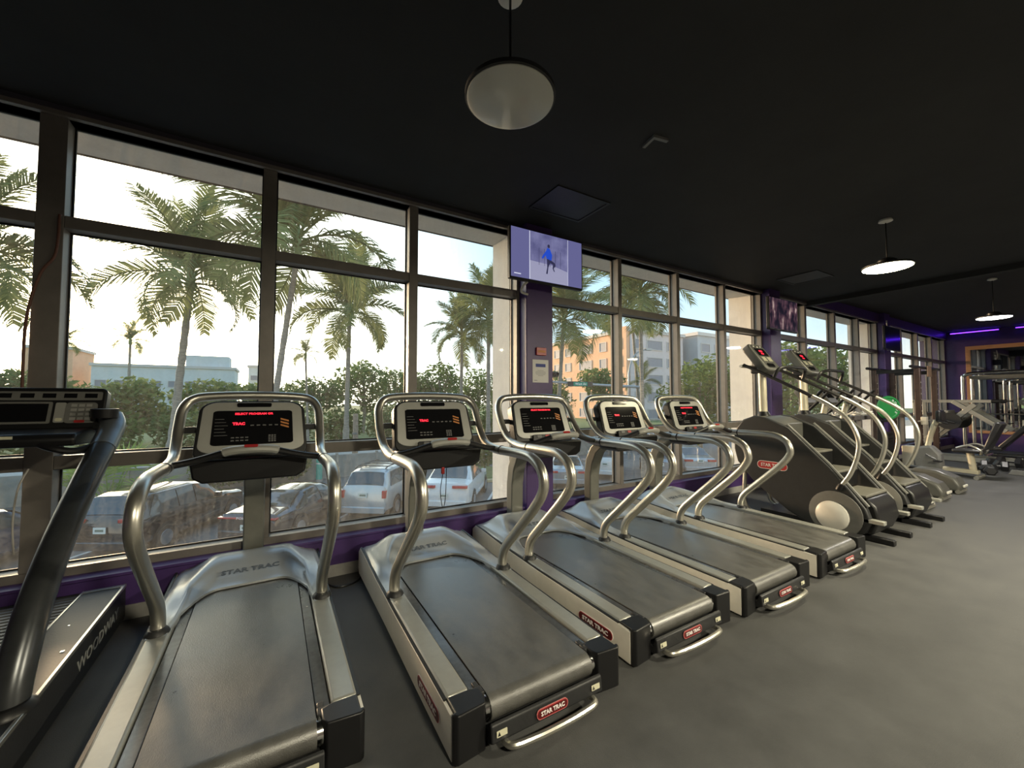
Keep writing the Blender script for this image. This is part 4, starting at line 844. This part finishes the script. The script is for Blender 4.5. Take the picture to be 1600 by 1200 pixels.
def palm(label, base, crown, r, n, seed, tr=.17):
    rnd = random.Random(seed); b = Vector(base); c = Vector(crown) - b; t = empty('palm_tree', b); tag(t, label, 'palm tree', 'palm trees outside the windows')
    path = cr([(0, 0, 0), (c.x * .25, c.y * .25, c.z * .33), (c.x * .6, c.y * .6, c.z * .66), tuple(c)], 8); m = len(path)
    MB().tube(path, [tr * (1.35 - .55 * min(1, k / 6)) * (.86 if k % 2 else 1) * (1 - .25 * k / m) for k in range(m)], 12).build('trunk', M['palm_trunk'], t)
    MB().tube([c - Vector((0, 0, .15)), c + Vector((0, 0, r * .13)), c + Vector((0, 0, r * .26))], [tr * .8, tr * .75, tr * .3], 10).build('crown_shaft', M['crown_shaft'], t)
    for k in range(n):
        lvl = (k + .5) / n; az = k * 2.39996 + rnd.uniform(-.25, .25); fr = FR[min(4, int(lvl * 5))]; sc = r * rnd.uniform(.88, 1.12) * (1.0 if lvl < .8 else .9)
        Mx = Matrix.Translation(c + Vector((0, 0, r * (.16 - .12 * lvl)))) @ Matrix.Rotation(az, 4, 'Z') @ Matrix.Rotation(-R(62 - 78 * lvl), 4, 'Y') @ Matrix.Rotation(rnd.uniform(-.5, .5), 4, 'X') @ Matrix.Scale(sc, 4)
        put(fr, 'frond', t, Mx)
    return t
palm('broad palm with drooping fronds outside behind the first treadmill, left of the leaning palm', (-5.1, 31.2, -1.9), (-4.35, 30.3, 8.2), 5.0, 24, 1, .30)
palm('tall palm with a leaning trunk just right of the second window mullion', (-.25, 18.9, G), (.75, 17.9, 7.3), 4.6, 22, 2, .17)
palm('palm behind the second treadmill with fronds hanging to the right', (4.3, 29.0, -1.9), (4.35, 28.6, 6.9), 4.6, 22, 3, .22)
palm('palm whose fronds hang into the frame at the far left edge', (-10.9, 25.0, -1.9), (-10.6, 24.6, 7.0), 4.4, 22, 4, .25)
palm('pale trunked palm left of the white reveal, nearer the sky gap', (12.15, 27.8, -1.9), (12.1, 27.5, 5.9), 3.3, 20, 5, .19)
palm('bushier palm overlapping the white reveal left of the near column', (12.6, 24.2, -1.9), (12.4, 23.8, 6.6), 3.6, 24, 6, .20)
palm('palm directly right of the nearest purple column, before the orange building', (16.5, 21.8, G), (16.75, 21.2, 6.5), 4.3, 22, 7, .21)
palm('tall palm with a straight ringed trunk before the pink facade', (13.7, 11.9, G), (13.25, 11.6, 5.7), 3.0, 22, 8, .13)
palm('slim palm with a leaning trunk left of the straight ringed palm', (25.4, 22.3, G), (23.6, 21.5, 8.1), 3.8, 16, 9, .17)
palm('small young palm low in front of the pink facade', (24.2, 21.0, G), (24.2, 21.0, 2.6), 1.7, 9, 10, .08)
palm('thin bare trunk palm right beside the leaning palm', (2.3, 33.0, -1.9), (2.0, 32.5, 4.6), 1.3, 10, 12, .11)
palm('small distant palm above the pale building at far left', (-19.5, 62, -1.9), (-19.5, 62, 7.6), 2.3, 14, 13, .22)
palm('small distant palm right of another, above the pale building', (-14.2, 62, -1.9), (-14.2, 62, 8.0), 2.4, 14, 14, .22)
def foliage(blobs, n, size, m_, seed, parent):
    rnd = random.Random(seed); m = MB(); vol = [b[3] * b[4] * b[5] for b in blobs]; V = []; F = []
    for k in range(n):
        b = rnd.choices(blobs, vol)[0]
        while True:
            p = Vector((rnd.uniform(-1, 1), rnd.uniform(-1, 1), rnd.uniform(-1, 1)))
            if .25 < p.length < 1: break
        c = Vector((b[0] + p.x * b[3], b[1] + p.y * b[4], b[2] + p.z * b[5])); a = Vector((rnd.gauss(0, 1), rnd.gauss(0, 1), rnd.gauss(0, .6))).normalized(); q = a.cross(Vector((rnd.gauss(0, 1), rnd.gauss(0, 1), rnd.gauss(0, 1)))).normalized(); s = size * rnd.uniform(.6, 1.3)
        i = len(V); V += [tuple(c - a * s), tuple(c + q * s * .42), tuple(c + a * s), tuple(c - q * s * .42)]; F.append((i, i + 1, i + 2, i + 3))
    m.v = V; m.f = F; o = m.build('foliage', M[m_], parent, angle=180); o['kind'] = 'stuff'; return o
def tree(name, label, base, h, w, n, size, m_, seed, group='street trees outside', cat='tree', stem=.35):
    rnd = random.Random(seed); t = empty(name, base); tag(t, label, cat, group); bl = [(0, 0, h * .66, w * .40, w * .40, h * .30)]
    for k in range(7):
        a = k * 2.4 + rnd.random(); rr = w * rnd.uniform(.18, .34); bl.append((math.cos(a) * w * .30, math.sin(a) * w * .30, h * rnd.uniform(.30, .82), rr, rr, h * .17))
    MB().tube(cr([(0, 0, 0), (.1 * w * .3, 0, h * .3), (0, 0, h * .72)], 4), [w * .035 * (1 - .07 * k) for k in range(9)], 8).build('trunk', M['bark'], t)
    for k in range(4):
        a = k * 1.6 + rnd.random(); MB().tube([(0, 0, h * (.28 + .07 * k)), (math.cos(a) * w * .18, math.sin(a) * w * .18, h * (.48 + .06 * k)), (math.cos(a) * w * .33, math.sin(a) * w * .33, h * (.58 + .07 * k))], [w * .02, w * .014, w * .006], 6).build('branch', M['bark'], t)
    foliage(bl, n, size, m_, seed, t)
    return t
TR = [(-17.5, 35.5, 6.2, 6.0, 'tree_leaf', 'leafy tree at the far left edge under the hanging palm fronds'), (-12.5, 36.0, 5.0, 5.2, 'tree_leaf', 'low leafy tree left of the broad palm'), (-8.4, 37.0, 4.9, 5.0, 'tree_leaf', 'round leafy tree just left of the broad palm trunk'),
      (-4.2, 38.0, 4.6, 5.2, 'tree_leaf', 'round leafy tree behind the broad palm trunk'), (-.2, 39.0, 4.6, 5.0, 'tree_leaf', 'low leafy tree left of the second window mullion'), (3.6, 40.0, 5.2, 5.4, 'tree_leaf', 'leafy tree right of the leaning palm trunk'),
      (7.4, 40.0, 7.2, 6.0, 'tree_leaf', 'tall leafy tree behind the second treadmill console'), (11.2, 40.5, 6.2, 5.6, 'tree_leaf', 'leafy tree left of the third window mullion'), (15.2, 40.5, 7.4, 6.0, 'dark_leaf', 'dense tree right of the third window mullion'),
      (19.2, 39.5, 6.6, 6.0, 'dark_leaf', 'dense tree behind the pale trunked palm'), (23.4, 38.5, 6.0, 5.6, 'dark_leaf', 'dense tree beside the white reveal'), (25.6, 34.5, 6.2, 5.0, 'tree_leaf', 'small tree before the orange facade by the near column'),
      (30.6, 32.0, 6.8, 5.0, 'tree_leaf', 'thin tree right of the street sign, before the orange facade')]
for i, (x, y, h, w, m_, lb) in enumerate(TR): k_ = 1 + (3.0 + 5.0 * (i % 2)) / y; tree('street_tree', lb, (x * k_, y * k_, -1.9), h * k_, w * k_ * .92, 2100, .26, m_, 20 + i)
for i, (x, y, h, w, lb) in enumerate(((27.5, 18.6, 7.6, 5.6, 'big dark green tree filling the right of the second window bay'), (31.5, 19.5, 8.6, 6.0, 'tall dark tree beside the grey building'), (25.5, 11.5, 8.0, 4.6, 'feathery tree seen through the window bay behind the stair climbers'), (33.0, 12.5, 8.4, 5.5, 'green tree seen through the third window bay farther right'))):
    tree('street_tree', lb, (x, y, G), h, w, 2600, .22, 'dark_leaf', 60 + i)
# clipped hedge bushes filling the verge
for i in range(15):
    x = -23 + i * 3.5
    t = empty('hedge_bush', (x, 35.4 + (i % 3) * .4, -1.9)); tag(t, ORD[i] + ' rounded green hedge bush from the left along the far side of the street', 'bush', 'hedge bushes along the street')
    foliage([(0, 0, 1.0, 1.72, 1.0, 1.25), (.8, 0, 1.7, .9, .8, .9), (-.8, 0, 1.5, .9, .8, .9)], 900, .22, 'tree_leaf' if i % 4 else 'dark_leaf', 90 + i, t); MB().tube([(0, 0, 0), (0, 0, 1.2)], .08, 6).build('stem', M['bark'], t)
# palmetto and shrubs at the wall
def palmetto(x, y, s, label, seed):
    rnd = random.Random(seed); t = empty('palmetto', (x, y, G)); tag(t, label, 'shrub', 'fan palm shrubs at the wall')
    for k in range(16):
        a = k * 2.4; e = R(rnd.uniform(15, 75)); d = Vector((math.cos(a) * math.cos(e), math.sin(a) * math.cos(e), math.sin(e))); sd_ = d.cross(Vector((0, 0, 1))).normalized(); up = sd_.cross(d); o = d * s * .75; m = MB().tube([(0, 0, 0), o], .02, 5)
        for j in range(13):
            b = R(-80 + j * 160 / 12); v = (d * math.cos(b) + sd_ * math.sin(b)) * s * .62; w = (sd_ * math.cos(b) - d * math.sin(b)) * .022 * s
            i = m.av([o, o + v * .5 + w, o + v + Vector((0, 0, -.10 * s)), o + v * .5 - w]); m.f.append((i, i + 1, i + 2, i + 3))
        m.build('fan_leaf', M['fan_leaf'], t, angle=180)
palmetto(-5.3, 21.3, 2.2, 'bright green fan palm shrub behind the black crossover', 5); palmetto(-10.4, 21.6, 1.9, 'fan palm shrub behind the slat treadmill post', 6)
for i, (x, y, w, lb) in enumerate(((-1.9, 22.6, 1.3, 'low dark shrub at the wall above the black crossover bonnet'), (-.4, 22.8, 1.0, 'small shrub at the wall left of the first treadmill mast'), (.9, 23.0, .9, 'small shrub at the wall behind the black sedan'), (10.3, 20.2, 1.0, 'leafy shrub on the kerb island right of the white crossover'))):
    t = empty('wall_shrub', (x, y, G + (.205 if x > 5 else 0))); tag(t, lb, 'shrub', 'small shrubs at the wall'); foliage([(0, 0, 1.0, w, .6, .75)], 700, .14, 'dark_leaf', 130 + i, t); MB().tube([(0, 0, 0), (0, 0, .8)], .05, 6).build('stem', M['bark'], t)
t = empty('kerb_island', (10.3, 20.2, G)); tag(t, 'yellowish concrete kerb island right of the white crossover', 'kerb'); MB().prism(rrect(2.6, 4.0, .8, 6), 'z', 0, .16).build('kerb', M['kerb'] if 'kerb' in M else mat('kerb', (.45, .40, .24), .8), t, .03); MB().prism(rrect(2.2, 3.6, .6, 6), 'z', .16, .20).build('soil', M['lawn'], t)

# ---- buildings
mat('sunset_orange_wall', (.72, .42, .26), .9, noise=.06, nscale=.6); mat('pink_shaded_wall', (.58, .50, .48), .9, noise=.06, nscale=.6); mat('grey_wall', (.42, .42, .43), .9, noise=.06, nscale=.6); mat('blue_wall', (.60, .60, .58), .9, noise=.08, nscale=.3); mat('shutter', (.26, .25, .27), .6); mat('bld_frame', (.55, .50, .46), .7)
def bwin(parent, o, x, w, h):
    # window: recessed-looking frame standing proud, with its pane as a sub-part
    Mx = frame(o, x, (0, 0, 1)); f = MB(); t = .10
    f.box(-w / 2 - t, w / 2 + t, h / 2, h / 2 + t, 0, .10).box(-w / 2 - t, w / 2 + t, -h / 2 - t, -h / 2, 0, .14).box(-w / 2 - t, -w / 2, -h / 2, h / 2, 0, .10).box(w / 2, w / 2 + t, -h / 2, h / 2, 0, .10)
    q = put(f.mesh('window', M['bld_frame']), 'window', parent, Mx); put(MB().box(-w / 2, w / 2, -h / 2, h / 2, 0, .03).mesh('pane', M['shutter']), 'pane', q, Matrix())
t = empty('apartment_building', (49, 45, G)); tag(t, 'apartment block with sunlit orange and shaded pink facades and rows of shuttered windows', 'building')
MB().box(-.15, 0, 0, 34, 0, 15.2).build('west_facade', M['sunset_orange_wall'], t); MB().box(-.15, 13.0, -.15, 0, 0, 15.2).build('south_facade', M['pink_shaded_wall'], t); MB().box(0, 13, 0, 34, 0, 15.0).build('core', M['grey_wall'], t)  # low sun and shade put into the facade colours: orange west, pink-grey south
MB().box(-.5, 13.3, -.5, 34.2, 15.2, 15.7).build('parapet', M['bld_frame'], t)
MB().box(-.9, -.15, 0, 3.2, 0, 16.0).build('stair_tower', M['sunset_orange_wall'], t)
for fl in range(5):
    z = 1.9 + fl * 2.85
    for x, w in ((1.7, 1.6), (5.6, 3.6), (9.6, 1.8)): bwin(t, (x, -.15, z), (1, 0, 0), w, 1.45)
    for y, w in ((6.0, 1.5), (10.5, 3.2), (15.5, 1.5), (19.0, 1.5), (24.0, 2.8), (29.0, 1.5)): bwin(t, (-.15, y, z), (0, -1, 0), w, 1.45)
    bwin(t, (-.9, 1.6, z), (0, -1, 0), 1.2, 1.6)
t = empty('office_building', (63.5, 43, G)); tag(t, 'grey office block right of the pink facade', 'building'); MB().box(0, 34, 0, 20, 0, 15.5).build('walls', M['grey_wall'], t); MB().box(-.3, 34.3, -.3, 20.3, 15.5, 16.1).build('parapet', M['bld_frame'], t)
for fl in range(5):
    for k in range(8): bwin(t, (2.2 + k * 4, 0, 2.0 + fl * 2.85), (1, 0, 0), 2.4, 1.4)
for nm, lb, x, y, w, h, m_ in (('hotel_building', 'pale blue low building on the horizon behind the broad palm', -33, 118, 25, 11.5, 'blue_wall'), ('tower_building', 'brown block on the horizon at the left, near the sunset', -44, 122, 7, 15.0, 'sunset_orange_wall'), ('distant_tower', 'small pale tower on the horizon left of the second mullion', -6.3, 142, 4, 14.0, 'blue_wall')):
    t = empty(nm, (x, y, G)); tag(t, lb, 'building'); MB().box(0, w, 0, 12, 0, h).build('walls', M[m_], t); MB().box(-.3, w + .3, -.3, 12.3, h, h + .6).build('roof', M['bld_frame'], t)
    if nm == 'hotel_building': MB().box(w * .62, w * .95, 1, 8, h + .6, h + 3.2).build('roof_block', M['blue_wall'], t)
    for fl in range(int(h / 3)):
        for k in range(int(w / 3)): bwin(t, (1.5 + k * 3, 0, 1.8 + fl * 3.0), (1, 0, 0), 1.7, 1.3)
# ---- street sign on a signal arm, traffic light, street lamp
mat('sign_green', (.01, .26, .16), .5); mat('galv', (.38, .38, .38), .4, .6)
t = empty('signal_arm', (21.1, 18.4, G)); tag(t, 'grey signal mast arm carrying a green street name sign', 'signal arm')
MB().tube([(0, 0, 0), (0, 0, 5.6)], .12, 12).build('pole', M['galv'], t); MB().tube([(0, 0, 5.05), (-3.5, .25, 5.14), (-7.1, .9, 5.30)], [.09, .075, .06], 10).build('arm', M['galv'], t)
nm = frame((-5.05, .38, 5.17), (.975, -.22, 0), (0, 0, 1))
s_ = put(MB().prism(rrect(1.7, .30, .05), 'z', .06, .09).mesh('name_sign', M['car_trim']), 'name_sign', t, nm); put(MB().prism(rrect(.95, .24, .04), 'z', .09, .10).mesh('sign_face', M['sign_green']), 'sign_face', s_, Matrix()); put(text_mesh('West Av', .21, M['letter_white'], .002, .002), 'lettering', s_, Matrix.Translation((.02, 0, .103)))
t = empty('traffic_light', (14.3, 19.3, 2.85)); tag(t, 'dark traffic light head hanging left of the green street sign', 'traffic light')
MB().box(-.55, .45, -.13, .13, -.02, .30).build('housing', M['car_trim'], t, .05)
for k in range(3): MB().lathe([(.11, 0), (.12, .14), (.10, .14), (.09, .02)], (-.36 + k * .31, -.13, .14), (0, -1, 0), 14).build('visor', M['dark_grey'], t)
MB().tube([(-.05, 0, .30), (-.05, 0, .55), (-1.8, .3, .62)], .03, 8).build('hanger', M['galv'], t)
t = empty('street_lamp', (22.0, 20.4, G)); tag(t, 'grey street lamp with a curved arm left of the big green tree', 'street lamp')
MB().tube(cr([(0, 0, 0), (0, 0, 5.0), (.1, 0, 6.4), (.7, 0, 7.5), (1.9, 0, 8.0)], 5), .06, 10).build('pole', M['galv'], t); MB().prism(rrect(.7, .16, .06), 'y', -.12, .12).build('head', M['galv'], t).location = (2.1, 0, 8.0)
MB().lathe([(.12, 0), (.12, .4)], n=12).build('foot', M['galv'], t)
